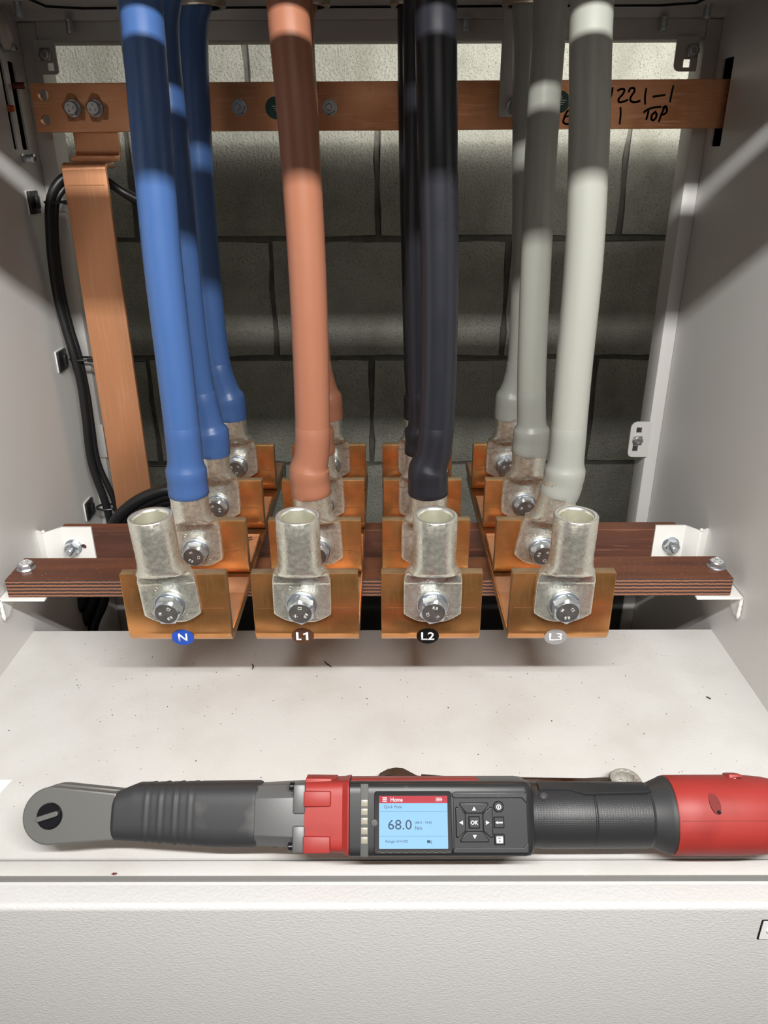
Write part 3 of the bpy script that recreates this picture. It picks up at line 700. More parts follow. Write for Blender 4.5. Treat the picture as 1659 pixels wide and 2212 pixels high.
# gland rings under the roof
for i, (x, y) in enumerate(gl):
    ph = ('N', 'L1', 'L2', 'L3')[i % 4]; k = 3-i//4
    root = empty('cable_gland', (x, y, ZT), 'metal cable gland round the %s cable of the %s' % (colours[ph], rowname[k]), 'cable gland', 'cable glands in the roof')
    g = G(); g.lathe([(.0155, 0), (.0205, 0), (.0205, -.0022), (.0198, -.0030), (.0205, -.0038), (.0205, -.0052), (.0198, -.0060), (.0205, -.0068), (.0205, -.0100), (.0195, -.0112), (.0152, -.0112), (.0150, -.001)], 40, cap0=False, cap1=False)
    g.obj('lock_ring', 'brass', root)
    g = G(); hr = [[(.0235*cos(a)/cos((a % (pi/3))-pi/6), .0235*sin(a)/cos((a % (pi/3))-pi/6), z) for a in [2*pi*q/36 for q in range(36)]] for z in (.0035, .022)]
    hi = [[(.0152*cos(a), .0152*sin(a), z) for a in [2*pi*q/36 for q in range(36)]] for z in (.022, .0035)]
    g.loft(hr+hi+[hr[0]], False, False); g.obj('hex_body', 'brass', root, ang=25)

# ------------------------------------------------------------------ earth bar and its straps
YE = .862
eb = empty('earth_bar', (0, YE+.003, .0432), 'long horizontal copper earth bar with black handwriting across the back of the cabinet', 'busbar'); L0 = eb.location.copy()
e0 = at(62, 180, YE); e1 = at(1563, 170, YE); e2 = at(80, 286, YE)
zt, zb = .0648, .0217; xl = -.3470
h1 = at(93, 205, YE); h2 = at(99, 259, YE)
me = shape2d('bar', [[(xl, zb), (XR+.03, zb+.0008), (XR+.03, zt+.0008), (xl, zt)], circ(h1.x, h1.z, .0052)[::-1], circ(h2.x, h2.z, .0049)[::-1]], .006, Tr(-L0) @ XZ(YE+.003), 'copper_earth', bevel=.0005)
link('bar', me, None, eb)
def stroke(g, pts, wd, y):
    """marker stroke: flat ribbon with round-ish ends"""
    P = [at(px, py, y) for px, py in pts]; P = catmull(P, 5) if len(P) > 2 else P
    for a, b in zip(P, P[1:]):
        d = (b-a).normalized(); nn = Vector((-d.z, 0, d.x))*wd/2
        A = a-d*wd*.25; B_ = b+d*wd*.25
        q = [A-nn, B_-nn, B_+nn, A+nn]; g.add([(v.x, y, v.z) for v in q]+[(v.x, y+.0004, v.z) for v in q], [(0, 1, 2, 3), (4, 7, 6, 5), (0, 4, 5, 1), (1, 5, 6, 2), (2, 6, 7, 3), (3, 7, 4, 0)])
def C2(x, y): return (1270+x*230/1659, 150+y*150/1082)
yk = YE-.00025
chars = [[1], [2], [3], [4], [5], [6], [7], [8, 9], [10], [11, 12]]; allst = ([(385, 285), (370, 380), (352, 440)], [(465, 330), (520, 305), (570, 320), (540, 390), (480, 460), (490, 510), (560, 500), (620, 475)],
           [(635, 350), (660, 300), (715, 290), (725, 340), (680, 410), (660, 470), (700, 510), (770, 505), (812, 485)],
           [(910, 300), (890, 420), (893, 540)], [(1015, 425), (1100, 412), (1200, 398)], [(1332, 255), (1305, 370), (1280, 505)],
           [(508, 595), (510, 700), (495, 850)], [(870, 670), (940, 620), (1040, 592), (1135, 580)], [(945, 640), (930, 710), (910, 780)],
           [(1050, 660), (1000, 710), (990, 770), (1020, 790), (1060, 750), (1070, 700), (1050, 660)],
           [(1190, 600), (1150, 690), (1105, 815)], [(1165, 600), (1215, 575), (1232, 640), (1200, 690), (1150, 705)])
def put(strokes):
    g = G()
    for st_ in strokes: stroke(g, st_, .0019, yk)
    g.v = [p-L0 for p in g.v]; g.obj('handwritten_character', 'ink', eb, smooth=False)
for ch in chars: put([[C2(*p) for p in allst[i-1]] for i in ch])
put([[(1236, 236), (1226, 240), (1220, 252), (1217, 264), (1226, 268), (1236, 264)], [(1222, 252), (1236, 249)]])
for px, py in ((595, 233), (1209, 220)):
    P = at(px, py, YE-.0003)
    me = shape2d('earth_label', [circ(0, 0, .0100, 36)], .0003, XZ(0), 'label_green'); lo = link('earth_label', me, None, eb, P-L0)
    setp(lo, 'round green sticker with the white earth symbol')
    g = G()
    for wd, z in ((.0095, .0010), (.0065, -.0008), (.0035, -.0026)): g.box(-wd/2, wd/2, -.0004, 0, z, z+.0007)
    g.box(-.00035, .00035, -.0004, 0, .0010, .0055); g.obj('earth_symbol', 'label_white', lo, (.0015, 0, 0), smooth=False)
# stains round the two bolts: thin discoloured patches
for px in (160, 210):
    P = at(px, 236, YE-.0001); rq = random.Random(px)
    me = shape2d('stain', [[((.0105+.0016*sin(2*a+px)+.0007*sin(5*a))*cos(a), (.0125+.0022*sin(3*a+px)+.0008*sin(7*a))*sin(a)) for a in [2*pi*i/48 for i in range(48)]]], .0001, XZ(0), 'stain'); link('stain', me, None, eb, P-L0+Vector((0, .00008, 0)))
for px, py, lb in ((158, 234, 'left one of the two stained bolts on the left end of the earth bar'), (206, 234, 'right one of the two stained bolts on the left end of the earth bar')):
    bolt(at(px, py, YE-.0003), lb, px*.01, 'bolts on the earth bar', sc=.66)
for px, py, lb in ((517, 232, 'zinc nut on the earth bar between the blue and brown cables'), (712, 232, 'zinc nut on the earth bar right of the brown cable')):
    nut(at(px, py, YE), lb, 'nuts on the earth bar', px*.1, .85)
def strip_box(name, x0, x1, y0, y1, z0, z1, m, label, cat, group=None, tilt=0):
    root = empty(name, ((x0+x1)/2, y1, z0), label, cat, group, rot=(0, tilt, 0)); g = G()
    cx = (x0+x1)/2; g.box(x0-cx, x1-cx, y0-y1, 0, 0, z1-z0); g.obj('strip', m, root, bevel=.0006); return root
strip_box('support_strap', .1122*s, .1368*s, .8545, .8570, .0330, ZT, 'paint_frame', 'grey flat steel strap hanging in front of the earth bar beside the grey cables', 'strap', 'steel straps holding the earth bar')
strip_box('support_strap', -.2545*s, -.2300*s, .8545, .8570, .0350, ZT, 'paint_frame', 'grey flat steel strap hanging in front of the earth bar behind the blue cables', 'strap', 'steel straps holding the earth bar')
nut(at(1110, 230, .8540), 'zinc nut on the steel strap beside the dark grey cable', 'nuts on the earth bar', .3, .85)
# joggle link behind the earth bar
lk = empty('copper_link', (-.279, .875, 0), 'short copper link bolted behind the left end of the earth bar', 'busbar'); L0 = lk.location.copy()
xa, xb = at(162, 300, .872).x, at(257, 300, .872).x
pr = [(.8685, .060), (.8685, .0060)] + [(.8605+.008*cos(R(a)), .0060-.0035+.0035*sin(R(a))+0) for a in (60, 30)] 
prof = [(.8745, .0600), (.8685, .0600), (.8685, .0050)] + arc(.8640, .0050, .0045, 0, -90, 4) + [(.8530, .0005), (.8530, -.0052), (.8640, -.0052)] + arc(.8640, .0050, .0102, -90, 0, 6) + [(.8745, .0060)]
extrude_x('strip', prof, xa, xb, L0, ['copper_strap', 'copper_strap'], lk, bevel=.0006)
# down strap
ds = empty('copper_strap', (-.302, .84, -.47), 'broad copper strap running down the left rear of the cabinet', 'busbar'); L0 = ds.location.copy()
xa, xb = at(131, 352, .84).x, at(226, 352, .84).x
prof = [(.84, -.47)] + [(.84, -.012)] + arc(.8465, -.0120, .0065, 180, 90, 5) + [(.8700, -.0055), (.8700, -.0115), (.8480, -.0115)] + [(.8460, -.0135), (.8460, -.47)]
extrude_x('strip', prof, xa, xb, L0, ['copper_strap', 'copper_strap'], ds, bevel=.0009)
zc_ = at(178, 400, .84).z
g = G(); g.box(xa+.0036, xb-.0030, .83988, .8405, zc_-.0003, zc_+.0003)
for i in range(len(g.v)): g.v[i] = g.v[i]-L0
g.obj('score_line', 'copper_dark', ds, smooth=False)

# ------------------------------------------------------------------ black wiring at the left
def cable_obj(name, P, r, label, group=None, cat='cable'):
    C = catmull(P, 10); base = C[-1].copy(); g = G(); g.tube([p-base for p in C], r, 14); o = g.obj(name, 'loom_black', None, base, ang=80)
    return setp(o, label, cat, group)
A = lambda px, py, y: at(px, py, y)
P = [A(395, 470, .885), A(345, 452, .885), A(300, 432, .885), A(262, 412, .885), A(232, 390, .880), A(200, 374, .872), A(165, 374, .866), A(135, 386, .860), A(116, 410, .856), A(108, 440, .855), A(107, 480, .856), A(112, 560, .858), A(124, 640, .858), A(142, 710, .857), A(160, 770, .856), A(175, 830, .857), A(185, 900, .858), A(198, 1000, .860), (-.340, .860, -.385), (-.338, .862, -.44)]
cable_obj('black_cable', [Vector(p) for p in P], .0046, 'black cable looping behind the copper strap and clipped down the left panel, outer one', 'black wiring on the left')
P2 = [A(395, 476, .893), A(300, 438, .893), A(232, 396, .888), A(180, 382, .876), A(146, 400, .866), A(124, 430, .860), A(119, 480, .862), A(124, 560, .864), A(136, 640, .864), A(153, 710, .864), A(171, 770, .863), A(188, 850, .864), A(197, 910, .865), A(212, 1000, .866), (-.331, .866, -.385), (-.328, .868, -.45)]
cable_obj('black_cable', [Vector(p) for p in P2], .0036, 'thinner black cable running beside the outer one down the left panel', 'black wiring on the left')
def tie(px, py, y, label):
    c = A(px, py, y); root = empty('cable_tie_mount', (XL, c.y, c.z), label, 'cable clip', 'adhesive cable tie mounts')
    g = G(); g.box(0, .0012, -.0128, .0104, -.0117, .0117); p_ = g.obj('foam_pad', 'paint_white', root, bevel=.0004)
    g = G(); g.box(.0012, .004, -.012, .010, -.011, .011); g.box(.004, .0075, -.004, .004, -.006, .006); g.obj('base', 'loom_black', root, bevel=.0008)
    g = G(); cc = Vector((c.x-XL+.004, .004, 0)); g.tube([cc+Vector((.0125*cos(a), .0085*sin(a), 0)) for a in [2*pi*i/20 for i in range(21)]], .0013, 6)
    g.box(cc.x+.009, cc.x+.0145, -.004, .002, -.002, .002); g.obj('tie', 'loom_black', root)
tie(112, 437, .856, 'black cable tie mount on the left panel, topmost of three'); tie(166, 777, .857, 'black cable tie mount on the left panel, middle of three'); tie(222, 1098, .860, 'black cable tie mount on the left panel, lowest of three')
for k in range(3):
    y = .800+.006*k; dz = -7*k; dx = 10*k
    Pq = [A(520, 1075+dz*0+10*k, y+.02), A(440, 1058+9*k, y+.01), A(372, 1056+12*k, y), A(325, 1068+13*k, y), A(285, 1090+14*k, y), A(252, 1122+12*k, y), A(228, 1170+6*k, y), A(205, 1230, y), A(180+22*k, 1290, y-.01), A(150+26*k, 1350, y-.01), A(136+28*k, 1420, y)]
    cable_obj('black_cable', Pq, .0066, ('black cable coil loop above the upright plywood bar, %s' % ('outermost of three', 'middle of three', 'innermost of three')[k]), 'black wiring on the left')

# ------------------------------------------------------------------ things on the shelf
def flecks():
    g = G(); rq = random.Random(11)
    for i in range(900):
        if i < 560: x = rq.uniform(-.33, .31); y = rq.uniform(.43, .67)
        elif i < 760: x = rq.gauss(.20, .08); y = rq.gauss(.53, .07)
        else: x = rq.gauss(-.22, .06); y = rq.gauss(.60, .05)
        if not (XL+.01 < x < XR-.01 and .395 < y < .670): continue
        r = .00022+.00055*rq.random()**4; a = rq.uniform(0, 6)
        ring = [(x+r*rq.uniform(.6, 1.3)*cos(a+2*pi*k/5), y+r*rq.uniform(.6, 1.6)*sin(a+2*pi*k/5), 0) for k in range(5)]
        g.loft([ring, [(p[0]*.5+x*.5, p[1]*.5+y*.5, r*.5) for p in ring]], False, True)
    o = g.obj('dust_flecks', 'dirt', None, (0, 0, ZS+.0001), smooth=False)
    setp(o, 'small dark specks of drilling dust scattered over the shelf', 'dust', kind='stuff')
flecks()
def onshelf(px, py, z=ZS):
    r = (px-829.5)*CR + (py-1106)*CD + FPX*CF; return r*(z/r.z)
for px, py, pts, lb in ((708, 1434, [(-8, -7), (-3, -1), (3, 3), (8, 7)], 'small dark curled shaving on the shelf below the L1 busbar'), (545, 1440, [(0, -6), (2, 0), (0, 6)], 'tiny dark shaving on the shelf left of the L1 busbar'), (1530, 1507, [(-5, -2), (0, 0), (6, 3)], 'thin dark shaving on the shelf near the right panel')):
    c = onshelf(px, py, ZS+.0008); g = G(); Q = catmull([onshelf(px+a, py+b, ZS+.0008)-c for a, b in pts], 4)
    g.tube(Q, [.0008*(.3+.7*sin(pi*min(max(i/(len(Q)-1), .05), .95))) for i in range(len(Q))], 6); o = g.obj('metal_shaving', 'dirt', None, c); setp(o, lb, 'shaving', 'dark shavings on the shelf')
c = onshelf(247, 1887, ZS+.0002); g = G(); g.loft([[(.0022*rr_.uniform(.4, 1.2)*cos(a), .0011*rr_.uniform(.5, 1.2)*sin(a), 0) for a in [2*pi*i/9 for i in range(9)]]]*1 + [[(.001*cos(a), .0005*sin(a), .0003) for a in [2*pi*i/9 for i in range(9)]]], False, True)
o = g.obj('paint_chip', 'dirt_red', None, c); setp(o, 'tiny dark red chip on the front lip of the shelf', 'chip')
# white sticker at the left edge
Pa, Pb = onshelf(27, 1685), onshelf(-30, 1775)
me = shape2d('paper_sticker', [[(-.34, Pa.y-.035), (-.3015+.0, Pa.y-.035), (Pa.x, Pa.y), (-.34, Pa.y)]], .0004, Tr((.32, -Pa.y, 0)), 'label_white'); o = link('paper_sticker', me, None, None, (-.32, Pa.y, ZS+.0002)); setp(o, 'white paper sticker on the shelf at the left edge', 'sticker')
# rating plate on the door
Pp = at(1650, 2008, .3513); rp = empty('rating_plate', (Pp.x+.012, .3515, Pp.z), 'small white plate with dark border on the lower door at the right edge', 'plate')
me = shape2d('border', [rrect(-.0150, .03, -.0092, .0092, .001)], .0006, XZ(-.0002), 'label_black'); link('border', me, None, rp)
me = shape2d('plate', [rrect(-.0140, .03, -.0085, .0085, .0008)], .0006, XZ(-.0006), 'label_white'); link('plate', me, None, rp)
g = G(); g.lathe([(.0022, -.0008), (.0020, -.0018), (.0008, -.0024)], 16, 'Y', (-.0085, 0, 0)); g.obj('rivet', 'label_white', rp)

# combination spanner lying behind the wrench
sp = empty('combination_spanner', (.095, .452, ZS), 'steel combination spanner lying behind the red and black wrench', 'spanner')
L0 = sp.location.copy()
ca = onshelf(854, 1686, ZS+.004); cb = onshelf(1350, 1688, ZS+.0085)
# open end: jaw outline with throat
out = [(-.0145, -.001), (-.0120, .0045), (-.006, .0088), (0, .0105), (.006, .0098), (.0115, .0058), (.0165, .0020), (.026, -.0004), (.026, -.0105), (.017, -.0125), (.010, -.0170), (.002, -.0190), (-.008, -.0180), (-.012, -.0140), (.0005, -.0095), (.0030, -.0040), (-.0005, .0005), (-.0055, .0018)]
me = shape2d('open_jaw', [out], .0080, Tr(ca-L0+Vector((0, -.000, 0))), 'spanner', bevel=.0012); link('open_jaw', me, None, sp)
n = 12; inner = []
for i in range(n*4):
    a = 2*pi*i/(n*4); q = [.0090, .0084, .0080, .0084][i % 4]; inner.append((q*cos(a), q*sin(a)))
rg = G(); N_ = n*4
def rr2(f, z): return [(cb.x-L0.x+f(i)*cos(2*pi*i/N_), cb.y-L0.y+f(i)*sin(2*pi*i/N_), z) for i in range(N_)]
q4 = lambda i: [.0094, .0085, .0080, .0085][i % 4]
rg.loft([rr2(lambda i: .0106, .0015), rr2(lambda i: .0122, .0030), rr2(lambda i: .0124, .0095), rr2(lambda i: .0112, .0112), rr2(lambda i: .0102, .0112), rr2(q4, .0104), rr2(q4, .0020), rr2(lambda i: .0106, .0015)], False, False, mis=[0, 0, 0, 1, 1, 1, 1])
rg.obj('ring_end', ['spanner', 'spanner_bright'], sp, ang=30)
g = G(); nsh = 8; rings = []
for k in range(nsh+1):
    t = k/nsh; x = ca.x+.020+(cb.x-.0115-ca.x-.020)*t; yy = ca.y-.0020+(cb.y-ca.y+.0035)*t; hw = .0052-.0010*t+(.002 if k in (0, nsh) else 0)
    rings.append([(x-L0.x, yy-L0.y+hw*cos(a), .0052+.0030*sin(a)) for a in [2*pi*i/12 for i in range(12)]])
g.loft(rings); g.obj('shank', 'spanner', sp, ang=60)

# ------------------------------------------------------------------ digital torque wrench
K = .981
tw = empty('torque_wrench', (0, .3915, ZS+.0385), 'red and black cordless torque wrench with lit digital screen lying on the shelf', 'torque wrench', rot=(R(52), 0, 0)); tw.scale = (K, K, K)
def tp(name, g, m, parent=tw, **k): return g.obj(name, m, parent, **k)
def plate(name, loops, n0, n1, m, bevel=.0005, parent=tw):
    return link(name, shape2d(name, loops, n1-n0, Tr((0, 0, (n0+n1)/2)), m, bevel), None, parent)
def secs(u, v0, v1, n0, n1, e=4, N=40):
    vc, nc, a, b = (v0+v1)/2, (n0+n1)/2, (v1-v0)/2, (n1-n0)/2; out = []
    for i in range(N):
        t = 2*pi*i/N+.0001; c, s_ = cos(t), sin(t)
        out.append((u, vc+a*math.copysign(abs(c)**(2/e), c), nc+b*math.copysign(abs(s_)**(2/e), s_)))
    return out
# ratchet head: two cheeks joined at the root
hc = (-.2275, .0015); hr = .0186
hd = [(hc[0]+hr*cos(R(a)), hc[1]+hr*sin(R(a))) for a in range(88, 273, 8)] + [(-.1835, -.0138), (-.1835, .0158)]
plate('front_cheek', [hd], .0035, .0125, 'tool_grey', .0012)
plate('rear_cheek', [[(x, y*1.02) for x, y in hd]], -.0160, -.0045, 'tool_grey', .0012)
g = G(); g.loft([secs(-.2020, -.0140, .0150, -.015, .0105, 8), secs(-.1820, -.0142, .0160, -.0155, .0128, 6)]); tp('head_root', g, 'tool_grey')
g = G(); g.lathe([(.0045, -.012), (.0135, -.010), (.0140, -.0045), (.0140, .0035)], 32, 'Z', (hc[0], hc[1], 0)); tp('drive_gear', g, 'tool_black')
g = G(); g.lathe([(.0086, .0120), (.0086, .0134), (.0078, .0142), (.0074, .0138)], 36, 'Z', (hc[0]+.0002, hc[1], 0)); kn = tp('direction_selector', g, 'tool_gloss')
me = shape2d('selector_lever', [rrect(-.0078, .0068, -.0016, .0018, .0014)], .0030, Tr((hc[0], hc[1], .0152)) @ Rz(R(17)), 'tool_grey', .0004); link('selector_lever', me, None, kn)
# rubber boot
g = G(); rings = []
ridges = [(-.1625, .0004), (-.1530, .0005), (-.1430, .0005), (-.1330, .0004)]
for k in range(97):
    u = -.1860+(.0985)*k/96; t = k/96
    top = .0162+.0052*min(1, t*7)+.0012*t; bot = -.0150-.0046*min(1, max(0, t*1.4)); dep = .0165+.0030*t
    wv = 0
    for ru, am in ridges: wv += am*math.exp(-((u-ru)/.0010)**2)-am*.7*math.exp(-((u-ru-.0022)/.0010)**2)
    if k == 0: wv = -.0025
    if k == 1: wv = -.0008
    if k >= 95: wv = -.0004*(k-94)
    rings.append(secs(u, bot-wv, top+wv, -dep-wv, dep+wv-.001, 3.6, 48))
g.loft(rings); tp('rubber_boot', g, 'tool_rubber', ang=60)
# silver gear case
def octs(u, v0, v1, n0, n1, c):
    return [(u, v0+c, n1), (u, v1-c, n1), (u, v1, n1-c), (u, v1, n0+c), (u, v1-c, n0), (u, v0+c, n0), (u, v0, n0+c), (u, v0, n1-c)][::-1]
g = G(); g.loft([octs(-.0885, -.0175, .0205, -.018, .0195, .0075), octs(-.0545, -.0190, .0220, -.020, .0215, .0080)]); gc = tp('gear_case', g, 'tool_silver', bevel=.0005)
for v_ in (.0145, -.0165):
    g = G(); g.lathe([(.0032, .0), (.0032, .0006), (.0025, .0006), (.0022, -.0006)], 20, 'Z'); q = g.obj('screw_seat', 'tool_silver', gc, (-.0755, v_, .0158 if v_ > 0 else .0105), (R(-38 if v_ > 0 else 42), 0, 0))
    g = G(); g.lathe([(.0021, -.0004), (.0021, .0007), (.0016, .0010)], 18, 'Z'); g.obj('screw', 'tool_gloss', gc, (-.0755, v_, .0158 if v_ > 0 else .0105), (R(-38 if v_ > 0 else 42), 0, 0))
for (v0, v1) in ((.0040, .0225), (-.0200, -.0035)):
    g = G(); g.box(-.0625, -.0545, v0, v1, -.002, .0240); tp('gear_case_lug', g, 'tool_silver', bevel=.0012)
    cy = v1-.0045 if v0 > 0 else v0+.0045
    g = G(); g.lathe([(.0022, -.0655), (.0028, -.0650), (.0028, -.0620)], 16, 'X', (0, cy+(.003 if v0 > 0 else -.001), .0205)); tp('cap_screw', g, 'tool_gloss')
# red collar with ribs
g = G(); g.loft([secs(-.0550, -.0200, .0235, -.022, .0225, 7), secs(-.0300, -.0215, .0245, -.023, .0235, 7), secs(-.0262, -.0228, .0250, -.024, .0270, 9), secs(-.0255, -.0226, .0248, -.024, .0268, 9)]); rc = tp('red_collar', g, 'tool_red', bevel=0, ang=30)
for (v0, v1, n1) in ((.0075, .0195, .0258), (.0190, .0268, .0165), (-.0212, -.0085, .0258)):
    g = G(); a = [(-.0556, v0, 0), (-.0556, v1, 0), (-.0340, v1-.0004, 0), (-.0340, v0+.0004, 0)]; b = [(-.0552, v0+.0012, n1), (-.0552, v1-.0012, n1), (-.0378, v1-.0014, n1), (-.0378, v0+.0014, n1)]
    g.loft([a[::-1], b[::-1]]); g.obj('collar_rib', 'tool_red', rc, bevel=.0007)
# control block
g = G(); g.loft([secs(-.0255, -.0222, .0236, -.024, .0262, 10), secs(-.0248, -.0228, .0240, -.024, .0268, 10), secs(.0900, -.0228, .0240, -.024, .0268, 10), secs(.0938, -.0226, .0236, -.024, .0258, 8), secs(.0962, -.0212, .0214, -.023, .0235, 6)]); tp('control_housing', g, 'tool_black', ang=40)
g = G(); g.box(-.0250, .0620, .0215, .0247, -.010, .0150); tp('red_side_panel', g, 'tool_red', bevel=.0012)
g = G(); g.box(-.0178, -.0126, -.0218, .0232, .0262, .0273); lw = tp('indicator_window', g, 'clear_lens', bevel=.0004)
for py in (1734, 1753, 1773, 1794, 1814):
    v_ = .0112-(py-1734)/80*.0229
    g = G(); g.box(-.0174, -.0130, v_-.0021, v_+.0021, .0270, .0277); g.obj('indicator_lamp', 'led_lens', lw, bevel=.0005)
plate('bezel_frame', [rrect(-.0088, .0418, -.0200, .0185, .002)], .0262, .0275, 'tool_gloss', .0003)
NZ = .0276
scr = plate('display', [rrect(-.0056, .0392, -.0168, .0156, .0004)], .0270, NZ, 'lcd_blue', 0)
plate('display_banner', [[(-.0056, .0111), (.0392, .0111), (.0392, .0156), (-.0056, .0156)]], NZ, NZ+.0001, 'lcd_red', 0, scr)
SX = lambda px: -.0052+(px-820)/146*.0445
SY = lambda py: .0152-(py-1720)/111*.0316
def cx3(x): return 760+x/3.95
def cy3(y): return 1640+y/3.95
def scr_text(t, xa, xb, y, hei, m, bold=0, nm='screen_text'):
    me = text(t, wid=SX(cx3(xb))-SX(cx3(xa)), hei=hei, bold=bold, thick=.00005).copy(); me.materials.clear(); me.materials.append(MT[m])
    return link(nm, me, None, scr, ((SX(cx3(xa))+SX(cx3(xb)))/2, SY(cy3(y)), NZ+.0002))
scr_text('Home', 330, 432, 342, .0026, 'lcd_white', .02)
scr_text('Quick Mode', 276, 425, 405, .0022, 'lcd_ink')
scr_text('68.0', 308, 508, 556, .0060, 'lcd_ink')
scr_text('(68.0 - 74.8)', 535, 676, 541, .0021, 'lcd_ink')
scr_text('Nm', 537, 594, 585, .0024, 'lcd_ink')
scr_text('Range:-0/+10%', 288, 476, 700, .0022, 'lcd_ink')
scr_text('6', 664, 678, 702, .0020, 'lcd_ink')
g = G()
for yy in (326, 341, 356): g.box(SX(cx3(262)), SX(cx3(298)), SY(cy3(yy))-.0003, SY(cy3(yy))+.0003, NZ, NZ+.0002)
xa, xb, ya, yb = SX(cx3(716)), SX(cx3(762)), SY(cy3(356)), SY(cy3(327)); t_ = .00025
g.box(xa, xb, ya, ya+t_, NZ, NZ+.0002); g.box(xa, xb, yb-t_, yb, NZ, NZ+.0002); g.box(xa, xa+t_, ya, yb, NZ, NZ+.0002); g.box(xb-t_, xb, ya, yb, NZ, NZ+.0002); g.box(xb, xb+.0005, ya+.0007, yb-.0007, NZ, NZ+.0002)
for k in range(4): q = xa+.0006+k*.0008; g.box(q, q+.0005, ya+.0006, yb-.0006, NZ, NZ+.0002)
g.obj('screen_icons', 'lcd_white', scr, smooth=False)
g = G()
for yy in (443, 654): g.box(-.0052, .0388, SY(cy3(yy))-.0002, SY(cy3(yy))+.0002, NZ, NZ+.0001)
g.obj('screen_rules', 'lcd_line', scr, smooth=False)
g = G(); xa, ya = SX(cx3(636)), SY(cy3(712)); g.box(xa, xa+.0019, ya, ya+.0018, NZ, NZ+.0002); g.obj('save_icon', 'lcd_ink', scr, smooth=False)
# glued clear film edge under the screen, clip at left
g = G(); g.tube([(-.0070+.0015*k, -.0188+.0003*sin(k*1.9), .0276) for k in range(33)], [.00018+.00012*abs(sin(k*2.3)) for k in range(33)], 6); tp('film_edge', g, 'clear_lens')
g = G(); g.lathe([(.0022, .0272), (.0022, .0280), (.0014, .0283)], 18, 'Z', (-.0087, -.0010, 0)); tp('clear_tab', g, 'clear_lens')
# keypad
kp = plate('keypad', [rrect(.0430, .0912, -.0198, .0182, .002)], .0262, .0272, 'tool_panel', .0003)
for vv, sg in ((.0162, 1), (-.0180, -1)):
    lp = [(.0425, vv+sg*.0012), (.0425, vv-sg*.0008), (.0440, vv-sg*.0018), (.0880, vv-sg*.0018), (.0905, vv-sg*.0045), (.0912, vv-sg*.0045), (.0912, vv+sg*.0012)]
    if sg < 0: lp = lp[::-1]
    plate('keypad_rib', [lp], .0265, .0290, 'tool_black', .0004, kp)
ku, kv = .0565, -.0008
def key(lp, icon=None):
    if sum(a[0]*b[1]-b[0]*a[1] for a, b in zip(lp, lp[1:]+lp[:1])) < 0: lp = lp[::-1]
    k_ = plate('key', [lp], .0268, .0286, 'tool_panel', .0004, kp)
    plate('key_gap', [[(( x-ku)*1.0+ku+(.0004 if x > sum(p[0] for p in lp)/len(lp) else -.0004), y+(.0004 if y > sum(p[1] for p in lp)/len(lp) else -.0004)) for x, y in lp]], .0268, .0274, 'black_void', 0, kp)
    if icon: link('key_icon', icon, None, k_, (0, 0, 0))
    return k_
def icon_mesh(loops, m='icon_white'): return shape2d('key_icon', loops, .0002, Tr((0, 0, .0287)), m)
d1, d2, d3 = .0115, .0072, .0055
for (ax, ay) in ((0, 1), (0, -1), (1, 0), (-1, 0)):
    bx, by = -ay, ax
    def q(f, s_): return (ku+ax*f+bx*s_, kv+ay*f*1.0+by*s_)
    lp = [q(.0118, .0088), q(.0118, -.0088), q(.0104, -.0092), q(.0058, -.0050), q(.0058, .0050), q(.0104, .0092)]
    tri = [q(.0098, 0), q(.0075, .0013), q(.0075, -.0013)]
    if (ax, ay) in ((0, -1), (1, 0), (-1, 0), (0, 1)):
        if sum(a[0]*b[1]-b[0]*a[1] for a, b in zip(tri, tri[1:]+tri[:1])) < 0: tri = tri[::-1]
    key(lp, icon_mesh([tri]))
k_ = key(rrect(ku-.0034, ku+.0034, kv-.0034, kv+.0034, .0006))
t = text('OK', wid=.0050, hei=.0026, bold=.03, thick=.0001).copy(); t.materials.clear(); t.materials.append(MT['icon_white']); link('key_icon', t, None, k_, (ku, kv, .0287))
bu = .0726
key(circ(bu, .0088, .0031, 24), icon_mesh([circ(bu, .0088, .0016), circ(bu, .0088, .0011)[::-1], ]))
g = G(); g.box(bu-.00025, bu+.00025, .0081, .0095, .0286, .0288); tp('power_icon', g, 'icon_white', kp, smooth=False)
key(rrect(bu-.0031, bu+.0031, -.0040, .0023, .0005), icon_mesh([[(bu-.0024, -.0008), (bu-.0010, .0002), (bu-.0010, -.0004), (bu+.0023, -.0004), (bu+.0023, -.0012), (bu-.0010, -.0012), (bu-.0010, -.0018)][::-1]]))
key(rrect(bu-.0031, bu+.0031, -.0143, -.0082, .0005), icon_mesh([rrect(bu-.0021, bu+.0021, -.0133, -.0092, .0005), circ(bu, -.0121, .0005)[::-1], rrect(bu-.0012, bu+.0008, -.0105, -.0099)[::-1]]))
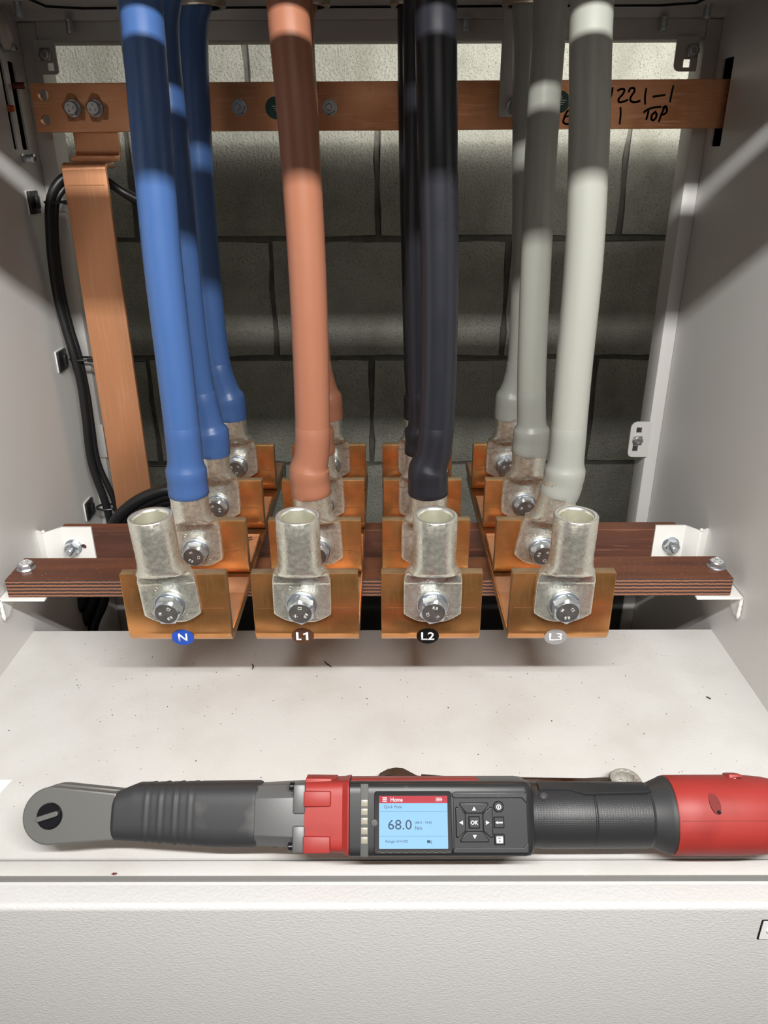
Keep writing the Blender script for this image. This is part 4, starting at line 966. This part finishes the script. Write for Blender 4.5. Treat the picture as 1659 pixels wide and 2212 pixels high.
# handle
g = G(); pr = [(.0195, .0945), (.0212, .0975), (.0212, .1035), (.0216, .1042), (.0216, .1375), (.0210, .1382), (.0210, .1388), (.0216, .1395), (.0214, .1760), (.0208, .1768), (.0207, .1790)]
g.lathe(pr, 48, 'X'); hdl = tp('grip', g, 'tool_grip')
g = G(); g.box(.100, .1765, .0000, .0006, .0210, .0217); g.obj('grip_seam', 'tool_black', hdl, smooth=False)
me = shape2d('trigger_paddle', [[(.1020, .0), (.1220, .0), (.1330, -.0042), (.1740, -.0030), (.1775, -.0010), (.1770, .0030), (.1400, .0062), (.1020, .0075)]], .0045, Tr((0, .0165, .0130)) @ Rx(R(-52)), 'tool_black', .0008); link('trigger_paddle', me, None, hdl)
g = G(); g.lathe([(.0001, .0205), (.0020, .0200), (.0034, .0185), (.0036, .0150)][::-1], 20, 'Z', (.1045, .0130, -.0018)); g.obj('lock_button', 'tool_rubber', hdl)
# flare and battery housing
g = G(); g.lathe([(.0206, .1775), (.0212, .1800), (.0246, .1880), (.0254, .1895), (.0252, .1915)], 48, 'X'); tp('collar_flare', g, 'tool_rubber')
g = G(); rings = []
for u, rr in ((.1912, .0250), (.1920, .0256), (.2080, .0258), (.2350, .0258), (.2500, .0254), (.2580, .0246), (.2660, .0230), (.2700, .0210), (.2710, .015)): rings.append(secs(u, -rr, rr, -rr, rr, 2.3, 56))
g.loft(rings); bh = tp('battery_housing', g, 'tool_red', ang=50)
g = G(); g.box(.2330, .2420, .0225, .0272, -.0030, .0090); g.obj('latch', 'tool_red', bh, bevel=.0012)
g = G(); g.box(.2355, .2412, .0215, .0250, .0070, .0098); g.obj('latch_gap', 'tool_gloss', bh, bevel=.0004)
def dimple(m, u0, va, vb, hw, R_, nm):
    g = G(); top = []; bot = []
    for k in range(24):
        q = 2*pi*k/24; vv = (va+vb)/2+(va-vb)/2*sin(q); uu = u0+hw*cos(q)-.10*(vv-(va+vb)/2)
        nn = math.sqrt(R_**2-vv*vv); d_ = Vector((0, vv, nn)).normalized()
        top.append(Vector((uu, vv, nn))); bot.append(Vector((uu, vv, nn))-d_*.002)
    g.loft([bot, top]); return g.obj(nm, m, bh, ang=30)
dimple('tool_red_shade', .2155, .0165, .0040, .0034, .02735, 'dimple_shade')  # raised lens, its darker red paints the shade of a recess
dimple('tool_gloss', .2168, .0062, .0038, .0014, .02745, 'dimple_hole_shade')  # dark patch paints the depth of the hole
g = G(); g.box(.1925, .2480, -.0006, -.00035, .0250, .02585); g.obj('housing_seam', 'dirt_red', bh, smooth=False)
g = G(); g.loft([secs(.2700, .0020, .0205, -.018, .0140, 5), secs(.2900, .0010, .0205, -.018, .0140, 5)]); tp('battery_pack', g, 'tool_black')
